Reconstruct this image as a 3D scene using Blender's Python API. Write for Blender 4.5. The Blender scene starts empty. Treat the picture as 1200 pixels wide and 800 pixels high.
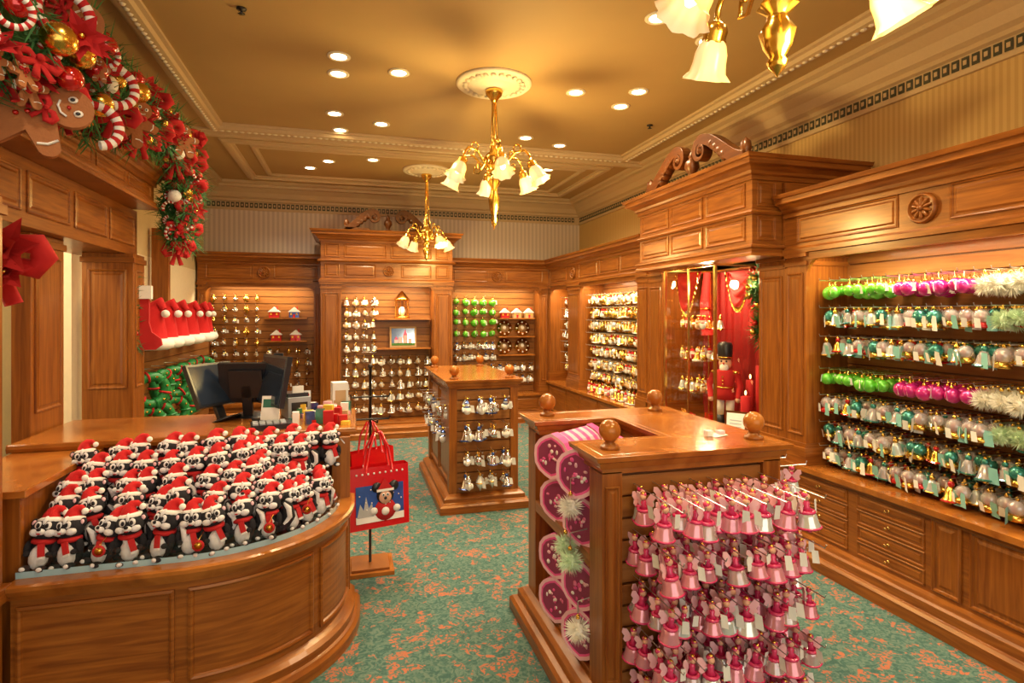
import bpy, math, random
import numpy as np
from mathutils import Matrix, Vector
random.seed(7)
def U(a,b): return random.uniform(a,b)
def T(x,y,z): return Matrix.Translation((x,y,z))
def RX(d): return Matrix.Rotation(math.radians(d),4,'X')
def RY(d): return Matrix.Rotation(math.radians(d),4,'Y')
def RZ(d): return Matrix.Rotation(math.radians(d),4,'Z')
def SC(x,y=None,z=None):
    if y is None: y=z=x
    return Matrix.Diagonal((x,y,z,1))
scene=bpy.context.scene
# ------------------------------------------------------------ materials
MT={}
def newmat(name):
    m=bpy.data.materials.new(name); m.use_nodes=True
    MT[name]=m
    return m,m.node_tree,m.node_tree.nodes['Principled BSDF']
def mat(name,col,rough=.5,metal=0,emit=0,ecol=None,coat=0,var=0,vscale=20,bump=0,trans=0,alpha=1):
    m,nt,p=newmat(name)
    p.inputs['Base Color'].default_value=(*col,1)
    p.inputs['Roughness'].default_value=rough
    p.inputs['Metallic'].default_value=metal
    p.inputs['Coat Weight'].default_value=coat
    p.inputs['Coat Roughness'].default_value=.15
    p.inputs['Alpha'].default_value=alpha
    if trans: p.inputs['Transmission Weight'].default_value=trans
    if emit:
        p.inputs['Emission Color'].default_value=(*(ecol or col),1)
        p.inputs['Emission Strength'].default_value=emit
    n=nt.nodes.new('ShaderNodeTexNoise'); n.inputs['Scale'].default_value=vscale
    tc=nt.nodes.new('ShaderNodeTexCoord'); nt.links.new(tc.outputs['Object'],n.inputs['Vector'])
    v=var or .06
    mx=nt.nodes.new('ShaderNodeMix'); mx.data_type='RGBA'
    mx.inputs[6].default_value=(*[c*(1-v) for c in col],1)
    mx.inputs[7].default_value=(*[min(1,c*(1+v)) for c in col],1)
    nt.links.new(n.outputs['Fac'],mx.inputs[0]); nt.links.new(mx.outputs[2],p.inputs['Base Color'])
    if bump:
        b=nt.nodes.new('ShaderNodeBump'); b.inputs['Strength'].default_value=bump; b.inputs['Distance'].default_value=.004
        nt.links.new(n.outputs['Fac'],b.inputs['Height']); nt.links.new(b.outputs[0],p.inputs['Normal'])
    return m
def wood(name,c1,c2,sc,rough=.36):
    m,nt,p=newmat(name)
    tc=nt.nodes.new('ShaderNodeTexCoord'); mp=nt.nodes.new('ShaderNodeMapping'); mp.inputs['Scale'].default_value=sc
    nt.links.new(tc.outputs['Object'],mp.inputs[0])
    n=nt.nodes.new('ShaderNodeTexNoise'); n.inputs['Scale'].default_value=1.6; n.inputs['Detail'].default_value=6; n.inputs['Distortion'].default_value=.6
    nt.links.new(mp.outputs[0],n.inputs['Vector'])
    r=nt.nodes.new('ShaderNodeValToRGB'); r.color_ramp.elements[0].position=.30; r.color_ramp.elements[1].position=.70
    r.color_ramp.elements[0].color=(*c1,1); r.color_ramp.elements[1].color=(*c2,1)
    nt.links.new(n.outputs['Fac'],r.inputs[0]); nt.links.new(r.outputs[0],p.inputs['Base Color'])
    b=nt.nodes.new('ShaderNodeBump'); b.inputs['Strength'].default_value=.12; b.inputs['Distance'].default_value=.002
    nt.links.new(n.outputs['Fac'],b.inputs['Height']); nt.links.new(b.outputs[0],p.inputs['Normal'])
    p.inputs['Roughness'].default_value=rough; p.inputs['Coat Weight'].default_value=.25; p.inputs['Coat Roughness'].default_value=.18
    p.inputs['Specular Tint'].default_value=(1,.75,.45,1)
W1,W2=(.165,.042,.006),(.335,.108,.015)
wood('wood_v',W1,W2,(28,28,1.6))
wood('wood_h',W1,W2,(2.2,2.2,30))
wood('wood_dark',(.06,.015,.003),(.13,.036,.006),(3,3,24))
wood('wood_slat',(.23,.08,.018),(.34,.14,.035),(2,2,22),.5)
wood('wood_top',(.23,.065,.010),(.43,.15,.025),(4,4,4),.2)
def stripes(name,ca,cb,freq):
    m,nt,p=newmat(name)
    tc=nt.nodes.new('ShaderNodeTexCoord'); s=nt.nodes.new('ShaderNodeSeparateXYZ'); nt.links.new(tc.outputs['Object'],s.inputs[0])
    a=nt.nodes.new('ShaderNodeMath'); a.operation='ADD'; nt.links.new(s.outputs[0],a.inputs[0]); nt.links.new(s.outputs[1],a.inputs[1])
    k=nt.nodes.new('ShaderNodeMath'); k.operation='MULTIPLY'; k.inputs[1].default_value=freq; nt.links.new(a.outputs[0],k.inputs[0])
    f=nt.nodes.new('ShaderNodeMath'); f.operation='SINE'; nt.links.new(k.outputs[0],f.inputs[0])
    g=nt.nodes.new('ShaderNodeMapRange'); g.inputs[1].default_value=-.3; g.inputs[2].default_value=.3; nt.links.new(f.outputs[0],g.inputs[0])
    mx=nt.nodes.new('ShaderNodeMix'); mx.data_type='RGBA'; mx.inputs[6].default_value=(*ca,1); mx.inputs[7].default_value=(*cb,1)
    nt.links.new(g.outputs[0],mx.inputs[0]); nt.links.new(mx.outputs[2],p.inputs['Base Color']); p.inputs['Roughness'].default_value=.7
stripes('wallpaper_back',(.68,.57,.47),(.55,.45,.37),95)
stripes('wallpaper_gold',(.60,.40,.155),(.52,.33,.115),150)
mat('plaster_cream',(.66,.52,.28),.8,var=.04)
mat('cream_paint',(.85,.74,.50),.8)
mat('ceiling_paint',(.43,.27,.10),.7,var=.05,vscale=3)
mat('trim_paint',(.56,.40,.22),.6,bump=.3,vscale=60)
mat('key_dark',(.05,.05,.03),.6)
mat('white_plaster',(.78,.68,.50),.6,bump=.4,vscale=40)
mat('brass',(.75,.50,.16),.25,1)
mat('gold',(.85,.52,.10),.22,1)
mat('steel',(.6,.6,.6),.3,1)
mat('dark_metal',(.05,.045,.04),.35,.8)
mat('silver',(.8,.8,.82),.15,1)
mat('glassy',(.70,.78,.80),.08,.5,coat=1)
mat('plastic_black',(.015,.016,.02),.3)
mat('screen',(.02,.03,.05),.1)
mat('plastic_grey',(.35,.38,.42),.4)
mat('white',(.85,.83,.78),.6)
mat('paper',(.80,.80,.75),.7)
mat('tag_teal',(.22,.50,.46),.6)
mat('plush_black',(.014,.013,.018),.95,bump=1,vscale=300)
mat('plush_white',(.80,.78,.80),.95,bump=1,vscale=300)
mat('hat_red',(.60,.010,.012),.9,bump=1,vscale=300)
mat('felt_red',(.48,.010,.012),.85)
mat('velvet_red',(.30,.006,.008),.6)
mat('bag_red',(.60,.008,.012),.22,coat=.6)
mat('bag_blue',(.02,.08,.34),.25,coat=.5,var=.5,vscale=14)
mat('green_ball',(.14,.62,.04),.2,.3,coat=1)
mat('magenta_ball',(.60,.015,.24),.2,.3,coat=1)
mat('red_ball',(.55,.008,.008),.12,.4,coat=1)
mat('teal_ball',(.04,.30,.25),.15,.6,coat=1)
mat('blue_ball',(.04,.10,.36),.15,.6,coat=1)
mat('pink',(.82,.20,.36),.35,coat=.4)
mat('pink_deep',(.62,.03,.14),.25,.1,coat=.7)
mat('pink_pale',(.85,.50,.56),.4)
mat('pink_hot',(.80,.09,.32),.4)
mat('pink_glass',(.85,.36,.46),.12,.4,coat=1,alpha=.8)
mat('clear_glass',(.80,.74,.75),.06,.4,coat=1,alpha=.55)
mat('plum',(.26,.035,.10),.4)
mat('fluff_white',(.82,.79,.68),.9)
mat('fluff_green',(.58,.74,.50),.9)
mat('fir',(.025,.12,.025),.7,var=.5,vscale=30)
mat('fir2',(.05,.20,.035),.7,var=.5,vscale=30)
mat('wreath_green',(.01,.20,.045),.45,var=.4,vscale=60)
mat('ginger',(.36,.13,.04),.8,bump=.6,vscale=80)
mat('pompom',(.88,.85,.80),.95)
mat('skin',(.75,.42,.28),.6)
mat('yellow',(.85,.55,.05),.5)
mat('flame',(1,.6,.2),.5,emit=6,ecol=(1,.55,.18))
mat('lamp_glow',(1,.85,.6),.5,emit=12,ecol=(1,.84,.58))
mat('bulb',(1,.85,.6),.5,emit=5,ecol=(1,.80,.48))
mat('tan_box',(.55,.36,.18),.7)
# frosted shade
m,nt,p=newmat('shade'); p.inputs['Base Color'].default_value=(.50,.33,.13,1); p.inputs['Roughness'].default_value=.35
lw=nt.nodes.new('ShaderNodeLayerWeight'); lw.inputs[0].default_value=.5
rp=nt.nodes.new('ShaderNodeValToRGB'); rp.color_ramp.elements[0].color=(1,.78,.40,1); rp.color_ramp.elements[1].color=(.50,.18,.02,1)
nt.links.new(lw.outputs['Facing'],rp.inputs[0]); nt.links.new(rp.outputs[0],p.inputs['Emission Color']); p.inputs['Emission Strength'].default_value=.75
# thin glass
m=bpy.data.materials.new('glass'); m.use_nodes=True; MT['glass']=m; nt=m.node_tree; nt.nodes.clear()
o=nt.nodes.new('ShaderNodeOutputMaterial'); mx=nt.nodes.new('ShaderNodeMixShader'); tr=nt.nodes.new('ShaderNodeBsdfTransparent'); gl=nt.nodes.new('ShaderNodeBsdfGlossy')
gl.inputs['Roughness'].default_value=.02; tr.inputs[0].default_value=(.97,.99,.98,1); fr=nt.nodes.new('ShaderNodeLayerWeight'); fr.inputs[0].default_value=.5
pw=nt.nodes.new('ShaderNodeMath'); pw.operation='POWER'; pw.inputs[1].default_value=4; nt.links.new(fr.outputs['Facing'],pw.inputs[0])
ad=nt.nodes.new('ShaderNodeMath'); ad.operation='MULTIPLY_ADD'; ad.inputs[1].default_value=.5; ad.inputs[2].default_value=.06; nt.links.new(pw.outputs[0],ad.inputs[0])
nt.links.new(ad.outputs[0],mx.inputs[0]); nt.links.new(tr.outputs[0],mx.inputs[1]); nt.links.new(gl.outputs[0],mx.inputs[2]); nt.links.new(mx.outputs[0],o.inputs[0])
mat('glass_edge',(.30,.50,.58),.15,coat=1)
# carpet
m,nt,p=newmat('carpet'); p.inputs['Roughness'].default_value=.95
tc=nt.nodes.new('ShaderNodeTexCoord')
n1=nt.nodes.new('ShaderNodeTexNoise'); n1.inputs['Scale'].default_value=9; n1.inputs['Detail'].default_value=3; n1.inputs['Distortion'].default_value=1.2
n2=nt.nodes.new('ShaderNodeTexNoise'); n2.inputs['Scale'].default_value=26; n2.inputs['Detail'].default_value=3; n2.inputs['Distortion'].default_value=2
n3=nt.nodes.new('ShaderNodeTexNoise'); n3.inputs['Scale'].default_value=400
for n in (n1,n2,n3): nt.links.new(tc.outputs['Object'],n.inputs['Vector'])
r1=nt.nodes.new('ShaderNodeValToRGB'); r1.color_ramp.elements[0].position=.52; r1.color_ramp.elements[1].position=.56
r1.color_ramp.elements[0].color=(0,0,0,1); r1.color_ramp.elements[1].color=(1,1,1,1); nt.links.new(n1.outputs['Fac'],r1.inputs[0])
r2=nt.nodes.new('ShaderNodeValToRGB'); e=r2.color_ramp.elements; e[0].position=.40; e[0].color=(.035,.10,.085,1); e[1].position=.60; e[1].color=(.115,.185,.145,1)
x=e.new(.5); x.color=(.065,.145,.12,1); nt.links.new(n2.outputs['Fac'],r2.inputs[0])
r3=nt.nodes.new('ShaderNodeValToRGB'); e=r3.color_ramp.elements; e[0].position=.49; e[0].color=(.065,.145,.12,1); e[1].position=.53; e[1].color=(.40,.13,.065,1); nt.links.new(n2.outputs['Fac'],r3.inputs[0])
mx=nt.nodes.new('ShaderNodeMix'); mx.data_type='RGBA'; nt.links.new(r1.outputs[0],mx.inputs[0]); nt.links.new(r2.outputs[0],mx.inputs[6]); nt.links.new(r3.outputs[0],mx.inputs[7]); nt.links.new(mx.outputs[2],p.inputs['Base Color'])
b=nt.nodes.new('ShaderNodeBump'); b.inputs['Strength'].default_value=.5; b.inputs['Distance'].default_value=.004; nt.links.new(n3.outputs['Fac'],b.inputs['Height']); nt.links.new(b.outputs[0],p.inputs['Normal'])

# ------------------------------------------------------------ builder
class B:
    def __init__(s): s.V=[];s.F=[];s.M=[];s.S=[];s.n=0;s.mats=[]
    def mi(s,m):
        if m not in s.mats: s.mats.append(m)
        return s.mats.index(m)
    def add(s,vs,fs,m,sm=False,M=None):
        a=np.array(vs,dtype=float).reshape(-1,3)
        if M is not None:
            A=np.array(M); a=a@A[:3,:3].T+A[:3,3]
        s.V.append(a); n=s.n; i=s.mi(m)
        s.F.extend([tuple(k+n for k in f) for f in fs]); s.M.extend([i]*len(fs)); s.S.extend([sm]*len(fs)); s.n+=len(a)
    def merge(s,o,M=None,mm=None):
        mm=mm or {}
        a=np.concatenate(o.V)
        if M is not None:
            A=np.array(M); a=a@A[:3,:3].T+A[:3,3]
        ix=[s.mi(mm.get(x,x)) for x in o.mats]; n=s.n
        s.V.append(a); s.F.extend([tuple(k+n for k in f) for f in o.F]); s.M.extend([ix[i] for i in o.M]); s.S.extend(o.S); s.n+=len(a)
    def box(s,x0,x1,y0,y1,z0,z1,m,M=None):
        v=[(x,y,z) for z in (z0,z1) for y in (y0,y1) for x in (x0,x1)]
        s.add(v,[(0,2,3,1),(4,5,7,6),(0,1,5,4),(2,6,7,3),(0,4,6,2),(1,3,7,5)],m,False,M)
    def lathe(s,prof,seg,m,M=None,sm=True,fl=0,fn=8):
        vs=[]
        for r,z in prof:
            for i in range(seg):
                a=2*math.pi*i/seg
                rr=r*(1+fl*math.cos(fn*a)*(r/ max(q[0] for q in prof))**3) if fl else r
                vs.append((rr*math.cos(a),rr*math.sin(a),z))
        fs=[(j*seg+i,j*seg+(i+1)%seg,(j+1)*seg+(i+1)%seg,(j+1)*seg+i) for j in range(len(prof)-1) for i in range(seg)]
        if not fl:
            if prof[0][0]>1e-4: fs.append(tuple(range(seg))[::-1])
            if prof[-1][0]>1e-4: fs.append(tuple((len(prof)-1)*seg+i for i in range(seg)))
        s.add(vs,fs,m,sm,M)
    def sph(s,c,r,m,M=None,u=12,v=8):
        if not hasattr(r,'__len__'): r=(r,r,r)
        vs=[(c[0],c[1],c[2]-r[2])]
        for j in range(1,v):
            p=-math.pi/2+math.pi*j/v
            for i in range(u):
                a=2*math.pi*i/u
                vs.append((c[0]+r[0]*math.cos(p)*math.cos(a),c[1]+r[1]*math.cos(p)*math.sin(a),c[2]+r[2]*math.sin(p)))
        vs.append((c[0],c[1],c[2]+r[2])); L=len(vs)-1
        fs=[(0,1+(i+1)%u,1+i) for i in range(u)]+[(L,L-u+i,L-u+(i+1)%u) for i in range(u)]
        fs+=[(1+j*u+i,1+j*u+(i+1)%u,1+(j+1)*u+(i+1)%u,1+(j+1)*u+i) for j in range(v-2) for i in range(u)]
        s.add(vs,fs,m,True,M)
    def tube(s,path,r,seg,m,M=None,closed=False,cap=True):
        P=[Vector(p) for p in path]; n=len(P)
        rs=r if hasattr(r,'__len__') else [r]*n
        up=None; vs=[]
        for i in range(n):
            if closed: t=(P[(i+1)%n]-P[i-1]).normalized()
            else: t=(P[min(i+1,n-1)]-P[max(i-1,0)]).normalized()
            if up is None:
                up=Vector((0,0,1)) if abs(t.z)<.9 else Vector((1,0,0))
            up=(up-t*up.dot(t)).normalized(); w=t.cross(up)
            for k in range(seg):
                a=2*math.pi*k/seg
                vs.append(P[i]+up*(rs[i]*math.cos(a))+w*(rs[i]*math.sin(a)))
        fs=[]
        for j in range(n if closed else n-1):
            jj=(j+1)%n
            fs+=[(j*seg+k,j*seg+(k+1)%seg,jj*seg+(k+1)%seg,jj*seg+k) for k in range(seg)]
        if cap and not closed: fs+=[tuple(range(seg)),tuple((n-1)*seg+k for k in range(seg))[::-1]]
        s.add([tuple(v) for v in vs],fs,m,seg>4,M)
    def torus(s,c,R_,r,m,M=None,n=16,seg=6):
        s.tube([(c[0]+R_*math.cos(2*math.pi*i/n),c[1]+R_*math.sin(2*math.pi*i/n),c[2]) for i in range(n)],r,seg,m,M,closed=True)
    def prism(s,poly,t,m,M=None,sm=False):  # poly in XZ, thickness y
        n=len(poly); vs=[(x,-t/2,z) for x,z in poly]+[(x,t/2,z) for x,z in poly]
        fs=[tuple(range(n)),tuple(range(n,2*n))[::-1]]+[(i,i+n,(i+1)%n+n,(i+1)%n) for i in range(n)]
        s.add(vs,fs,m,sm,M)
    def sweep(s,path,prof,m,z0=0,closed=False,M=None):
        n=len(path); k=len(prof); vs=[]
        for i in range(n):
            def nrm(a,b):
                dx,dy=b[0]-a[0],b[1]-a[1]; L=math.hypot(dx,dy) or 1; return (dy/L,-dx/L)
            if closed or 0<i<n-1:
                a=nrm(path[i-1],path[i]); b=nrm(path[i],path[(i+1)%n]); q=1+a[0]*b[0]+a[1]*b[1]
                nx,ny=(a[0]+b[0])/q,(a[1]+b[1])/q
            elif i==0: nx,ny=nrm(path[0],path[1])
            else: nx,ny=nrm(path[-2],path[-1])
            for o,z in prof: vs.append((path[i][0]+nx*o,path[i][1]+ny*o,z0+z))
        fs=[]
        for i in range(n if closed else n-1):
            j=(i+1)%n
            fs+=[(i*k+q,j*k+q,j*k+(q+1)%k,i*k+(q+1)%k) for q in range(k)]
        if not closed: fs+=[tuple(range(k))[::-1],tuple((n-1)*k+q for q in range(k))]
        s.add(vs,fs,m,False,M)
    def ribbon(s,path,wid,t,m,M=None):  # 2D path in XZ, thick strip
        n=len(path); L=[];Rr=[]
        for i in range(n):
            a=path[max(i-1,0)]; b=path[min(i+1,n-1)]; dx,dz=b[0]-a[0],b[1]-a[1]; l=math.hypot(dx,dz) or 1
            w=wid[i]/2 if hasattr(wid,'__len__') else wid/2
            L.append((path[i][0]-dz/l*w,path[i][1]+dx/l*w)); Rr.append((path[i][0]+dz/l*w,path[i][1]-dx/l*w))
        vs=[]
        for i in range(n):
            for (x,z) in (L[i],Rr[i]):
                vs+=[(x,-t/2,z),(x,t/2,z)]
        fs=[]
        for i in range(n-1):
            a=i*4;b=a+4
            fs+=[(a,b,b+1,a+1),(a+2,a+3,b+3,b+2),(a,a+2,b+2,b),(a+1,b+1,b+3,a+3)]
        fs+=[(0,1,3,2),(4*n-4,4*n-2,4*n-1,4*n-3)]
        s.add(vs,fs,m,False,M)
    def panel(s,mf,s0,s1,z0,z1,m,k=1,n=1,prof=None,M=None):
        prof=prof or [(0,0),(0,.012),(.010,.018),(.022,.014),(.028,.001),(.05,.001),(.072,.011)]
        w=min(s1-s0,z1-z0); mxi=prof[-1][0]*k
        if mxi>w*.42: k*=w*.42/mxi
        vs=[];c=2*(n+1)
        for ins,h in prof:
            a,b=s0+ins*k,s1-ins*k; c0,c1=z0+ins*k,z1-ins*k
            for i in range(n+1): vs.append(mf(a+(b-a)*i/n,c0,h*k))
            for i in range(n+1): vs.append(mf(b-(b-a)*i/n,c1,h*k))
        fs=[]
        for j in range(len(prof)-1):
            fs+=[(j*c+i,j*c+(i+1)%c,(j+1)*c+(i+1)%c,(j+1)*c+i) for i in range(c)]
        o=(len(prof)-1)*c
        for i in range(n): fs.append((o+i,o+i+1,o+c-2-i,o+c-1-i))
        s.add(vs,fs,m,False,M)
def flat(ox,oy,u=(1,0)):
    nx,ny=u[1],-u[0]
    return lambda a,z,h:(ox+u[0]*a+nx*h,oy+u[1]*a+ny*h,z)
def obj(name,b,bevel=0,M=None):
    V=np.concatenate(b.V)
    if M is not None:
        A=np.array(M); V=V@A[:3,:3].T+A[:3,3]
    lo,hi=V.min(0),V.max(0); c=np.array([(lo[0]+hi[0])/2,(lo[1]+hi[1])/2,lo[2]])
    me=bpy.data.meshes.new(name); me.from_pydata((V-c).tolist(),[],b.F)
    for m in b.mats: me.materials.append(MT[m])
    me.polygons.foreach_set('material_index',b.M); me.polygons.foreach_set('use_smooth',b.S); me.update()
    o=bpy.data.objects.new(name,me); scene.collection.objects.link(o); o.location=c
    if bevel:
        md=o.modifiers.new('bevel','BEVEL'); md.width=bevel; md.segments=2; md.limit_method='ANGLE'; md.angle_limit=math.radians(50)
    return o
def light(kind,name,loc,power,col=(1,.78,.5),size=.1,rot=None,spot=None):
    l=bpy.data.lights.new(name,kind); l.energy=power; l.color=col
    if kind=='AREA': l.shape='RECTANGLE'; l.size=size[0]; l.size_y=size[1]
    else: l.shadow_soft_size=size
    if kind=='SPOT': l.spot_size=math.radians(spot or 110); l.spot_blend=.8
    o=bpy.data.objects.new(name,l); scene.collection.objects.link(o); o.location=loc
    if rot: o.rotation_euler=rot
    return o

ZC=3.6; XL=-2.03; XR=3.78; YB=9.18
# ------------------------------------------------------------ room
b=B(); b.box(-3.6,4.0,-3,9.4,-.1,0,'carpet'); obj('floor',b)
b=B(); b.box(-3.6,4.0,-3,9.4,ZC,ZC+.1,'ceiling_paint'); obj('ceiling',b)
b=B(); b.box(-3.6,4.0,YB,YB+.15,0,ZC,'wallpaper_back'); obj('wall_back',b)
b=B(); b.box(XR,XR+.15,-3,YB,0,ZC,'wallpaper_gold'); obj('wall_right',b)
b=B(); b.box(XL-.12,XL,-3,YB,2.3,ZC,'plaster_cream'); b.box(XL-.12,XL,5.1,YB,0,2.3,'cream_paint'); b.box(XL-.12,XL,-3,1.9,0,2.3,'wallpaper_gold'); obj('wall_left',b)
b=B(); b.box(-3.6,-3.5,-3,YB,0,ZC,'cream_paint'); obj('wall_hallway',b)
crown=[(0,-.38),(.03,-.38),(.035,-.355),(.02,-.35),(.02,-.26),(.05,-.25),(.05,-.22),(.09,-.2),(.13,-.14),(.2,-.09),(.25,-.08),(.25,-.05),(.30,-.035),(.30,0),(0,0)]
b=B(); pth=[(XL,-3),(XL,YB),(XR,YB),(XR,-3)]
b.sweep(pth,crown,'trim_paint',ZC); 
def key(x,y,ax):
    z0,z1=ZC-.34,ZC-.27
    if ax=='x': 
        b.box(x,x+.045,y-.006,y,z0,z1,'key_dark'); b.box(x+.012,x+.033,y-.010,y,z0+.02,z1-.02,'trim_paint')
    else:
        d=-.006 if x>0 else .006
        b.box(min(x,x+d),max(x,x+d),y,y+.045,z0,z1,'key_dark'); b.box(min(x,x+d*1.7),max(x,x+d*1.7),y+.012,y+.033,z0+.02,z1-.02,'trim_paint')
for i in range(90): key(XL+.05+i*.063,YB-.02,'x')
for i in range(150): key(XR-.02,YB-.1-i*.063,'y'); key(XL+.02,YB-.1-i*.063,'y')
obj('trim_crown',b)
b=B(); mp=[(-.07,0),(-.07,-.018),(-.045,-.022),(-.035,-.045),(.01,-.05),(.035,-.045),(.045,-.022),(.07,-.018),(.07,0)]
def frame(x0,x1,y0,y1,k=1):
    b.sweep([(x0,y0),(x0,y1),(x1,y1),(x1,y0)],[(o*k,z*k) for o,z in mp],'trim_paint',ZC,closed=True)
frame(-1.3,3.2,-2.5,6.35,1.2); frame(-1.3,3.2,6.85,8.6,.9); frame(-1.05,2.95,7.05,8.4,.5); 
b.sweep([(XL,6.55),(XR,6.55)],[(o*1.1,z*1.3) for o,z in mp],'trim_paint',ZC)
for i in range(140):
    y=-2.4+i*.0625; 
    for x in (-1.3,3.2): b.sph((x,y,ZC-.058),(.02,.024,.012),'white_plaster',u=6,v=4)
for i in range(72):
    b.sph((-1.3+i*.0625,6.35,ZC-.058),(.024,.02,.012),'white_plaster',u=6,v=4)
obj('trim_ceiling_moulding',b)

# ------------------------------------------------------------ cabinet pieces (local: front faces -y)
CORN=[(0,-.03),(.015,-.03),(.015,0),(.03,.01),(.035,.03),(.06,.055),(.09,.065),(.09,.10),(.105,.105),(.115,.13),(0,.13)]
def rosette(b,x,y,z,r,M=None):
    Q=(M or Matrix())@T(x,y,z)@RX(90)
    b.lathe([(r,0),(r,.012),(r*.92,.022),(r*.84,.022),(r*.8,.008),(0,.008)],24,'wood_h',Q)
    for i in range(10):
        b.sph((0,0,0),(r*.13,r*.34,.014),'wood_v',Q@RZ(i*36)@T(0,r*.42,.012),u=6,v=4)
    b.sph((0,0,.02),(r*.2,r*.2,.02),'wood_h',Q,u=10,v=6)
def slats(b,x0,x1,y,z0,z1,step=.1):
    b.box(x0,x1,y,y+.03,z0,z1,'wood_dark')
    z=z0
    while z<z1-.01:
        b.box(x0,x1,y-.012,y+.01,z+.005,min(z+step-.005,z1),'wood_slat'); z+=step
def cornerfill(b,x,z,r,d,y0):
    poly=[(x,z)]+[(x+d*(r-r*math.sin(a)),z-(r-r*math.cos(a))) for a in [math.pi/2*i/8 for i in range(9)]]
    b.prism(poly,.03,'wood_v',T(0,y0,0))
def pilaster(b,x0,x1,y0,y1,z0,z1):
    b.box(x0,x1,y0,y1,z0,z1,'wood_v')
    if x1-x0>.09:
        b.panel(flat(0,y0),x0+.025,x1-.025,z0+.2,z1-.14,'wood_v',k=.55)
        b.box(x0-.015,x1+.015,y0-.02,y1,z0,z0+.12,'wood_h'); b.box(x0-.008,x1+.008,y0-.011,y1,z0+.12,z0+.15,'wood_h')
        b.box(x0-.008,x1+.008,y0-.01,y1,z1-.09,z1-.06,'wood_h'); b.box(x0-.015,x1+.015,y0-.02,y1,z1-.03,z1,'wood_h')
def plinth(b,path):
    b.sweep(path,[(-.02,0),(.085,0),(.085,.07),(.07,.085),(.055,.09),(.055,.14),(.04,.15),(.03,.17),(0,.18),(-.02,.18)],'wood_h')
def cabinet(L,dep,zb,f0,f1,bays,pils,ros,path=None,sl=None,cpath=None):
    b=B(); sl=sl or dep-.35
    b.box(0,L,0,dep,0,zb-.035,'wood_h'); plinth(b,path or [(0,0),(L,0)])
    b.box(0,L,-.045,dep,zb-.035,zb,'wood_top'); b.box(0,L,-.02,0,zb-.06,zb-.035,'wood_h')
    for x0,x1 in pils: pilaster(b,x0,x1,0,dep,zb,f0)
    for x0,x1 in bays:
        b.box(x0,x1,sl+.03,dep,zb,f0,'wood_v'); slats(b,x0,x1,sl,zb,f0,.1)
        cornerfill(b,x0,f0-.04,.12,1,.02); cornerfill(b,x1,f0-.04,.12,-1,.02)
        b.box(x0,x1,.0,.03,f0-.05,f0,'wood_h')
    b.box(0,L,0,dep,f0,f1+.12,'wood_h')
    b.sweep(cpath or [(0,0),(L,0)],[(0,0),(.02,0),(.02,.03),(.008,.045),(0,.045)],'wood_h',f0)
    b.sweep(cpath or [(0,0),(L,0)],CORN,'wood_h',f1)
    for r in ros: rosette(b,r,-.002,(f0+f1)/2+.01,.085)
    return b
RM=lambda X,Y: T(X,Y,0)@RZ(-90)
# ornaments ---------------------------------------------------
def cap(b,z=-.03): b.lathe([(.009,z-.012),(.009,z),(.003,z+.004),(.001,0)],6,'gold')
def tag(b,m='paper',x=.012,z=-.05,k=1): b.add([(x,-.03,z),(x+.022*k,-.038,z-.004),(x+.028*k,-.036,z-.05*k),(x+.004,-.028,z-.048*k)],[(0,1,2,3)],m)
def o_ball(c,tg='paper',r=.036):
    b=B(); cap(b); b.sph((0,0,-.038-r),r,c,u=12,v=8)
    if tg: tag(b,tg)
    return b
def o_bell(c,c2,tg='paper',s=1,k=1):
    b=B(); cap(b,-.01); b.sph((0,0,-.03*s),(.016*s,.016*s,.016*s),c2,u=8,v=6)
    b.lathe([(.003,-.04*s),(.016*s,-.045*s),(.024*s,-.065*s),(.028*s,-.09*s),(.038*s,-.108*s),(.04*s,-.115*s),(.036*s,-.116*s)],12,c)
    b.torus((0,0,-.112*s),.039*s,.005*s,c2,n=12,seg=4); b.sph((0,0,-.12*s),.009*s,'gold',u=6,v=4)
    if tg: tag(b,tg,k=k)
    return b
def o_fig(c,c2,hat):
    b=B(); cap(b,-.005); b.lathe([(.001,-.012),(.018,-.036),(.021,-.04)],8,hat); b.sph((0,0,-.05),.018,'white',u=8,v=6)
    b.sph((0,0,-.086),(.027,.024,.028),c,u=10,v=6); b.torus((0,0,-.064),.016,.006,c2,n=8,seg=4)
    b.sph((-.03,0,-.08),(.009,.009,.018),c,u=6,v=4); b.sph((.03,0,-.08),(.009,.009,.018),c,u=6,v=4)
    tag(b); return b
def o_drop(c,tg='paper'):
    b=B(); cap(b,-.01); b.lathe([(.002,-.015),(.008,-.03),(.03,-.06),(.032,-.075),(.02,-.095),(.006,-.11),(.001,-.125)],10,c); b.torus((0,0,-.068),.032,.004,'gold',n=10,seg=4)
    if tg: tag(b,tg)
    return b
def o_globe(c,base,tg,k=1.5):
    b=B(); cap(b,-.008); b.sph((0,0,-.055),.036,c,u=12,v=8); b.lathe([(.024,-.082),(.034,-.094),(.036,-.108),(.030,-.112)],12,base); b.sph((0,-.012,-.06),(.014,.014,.024),'felt_red',u=6,v=5)
    tag(b,tg,k=k); tag(b,'paper',-.034,-.06); return b
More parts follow.
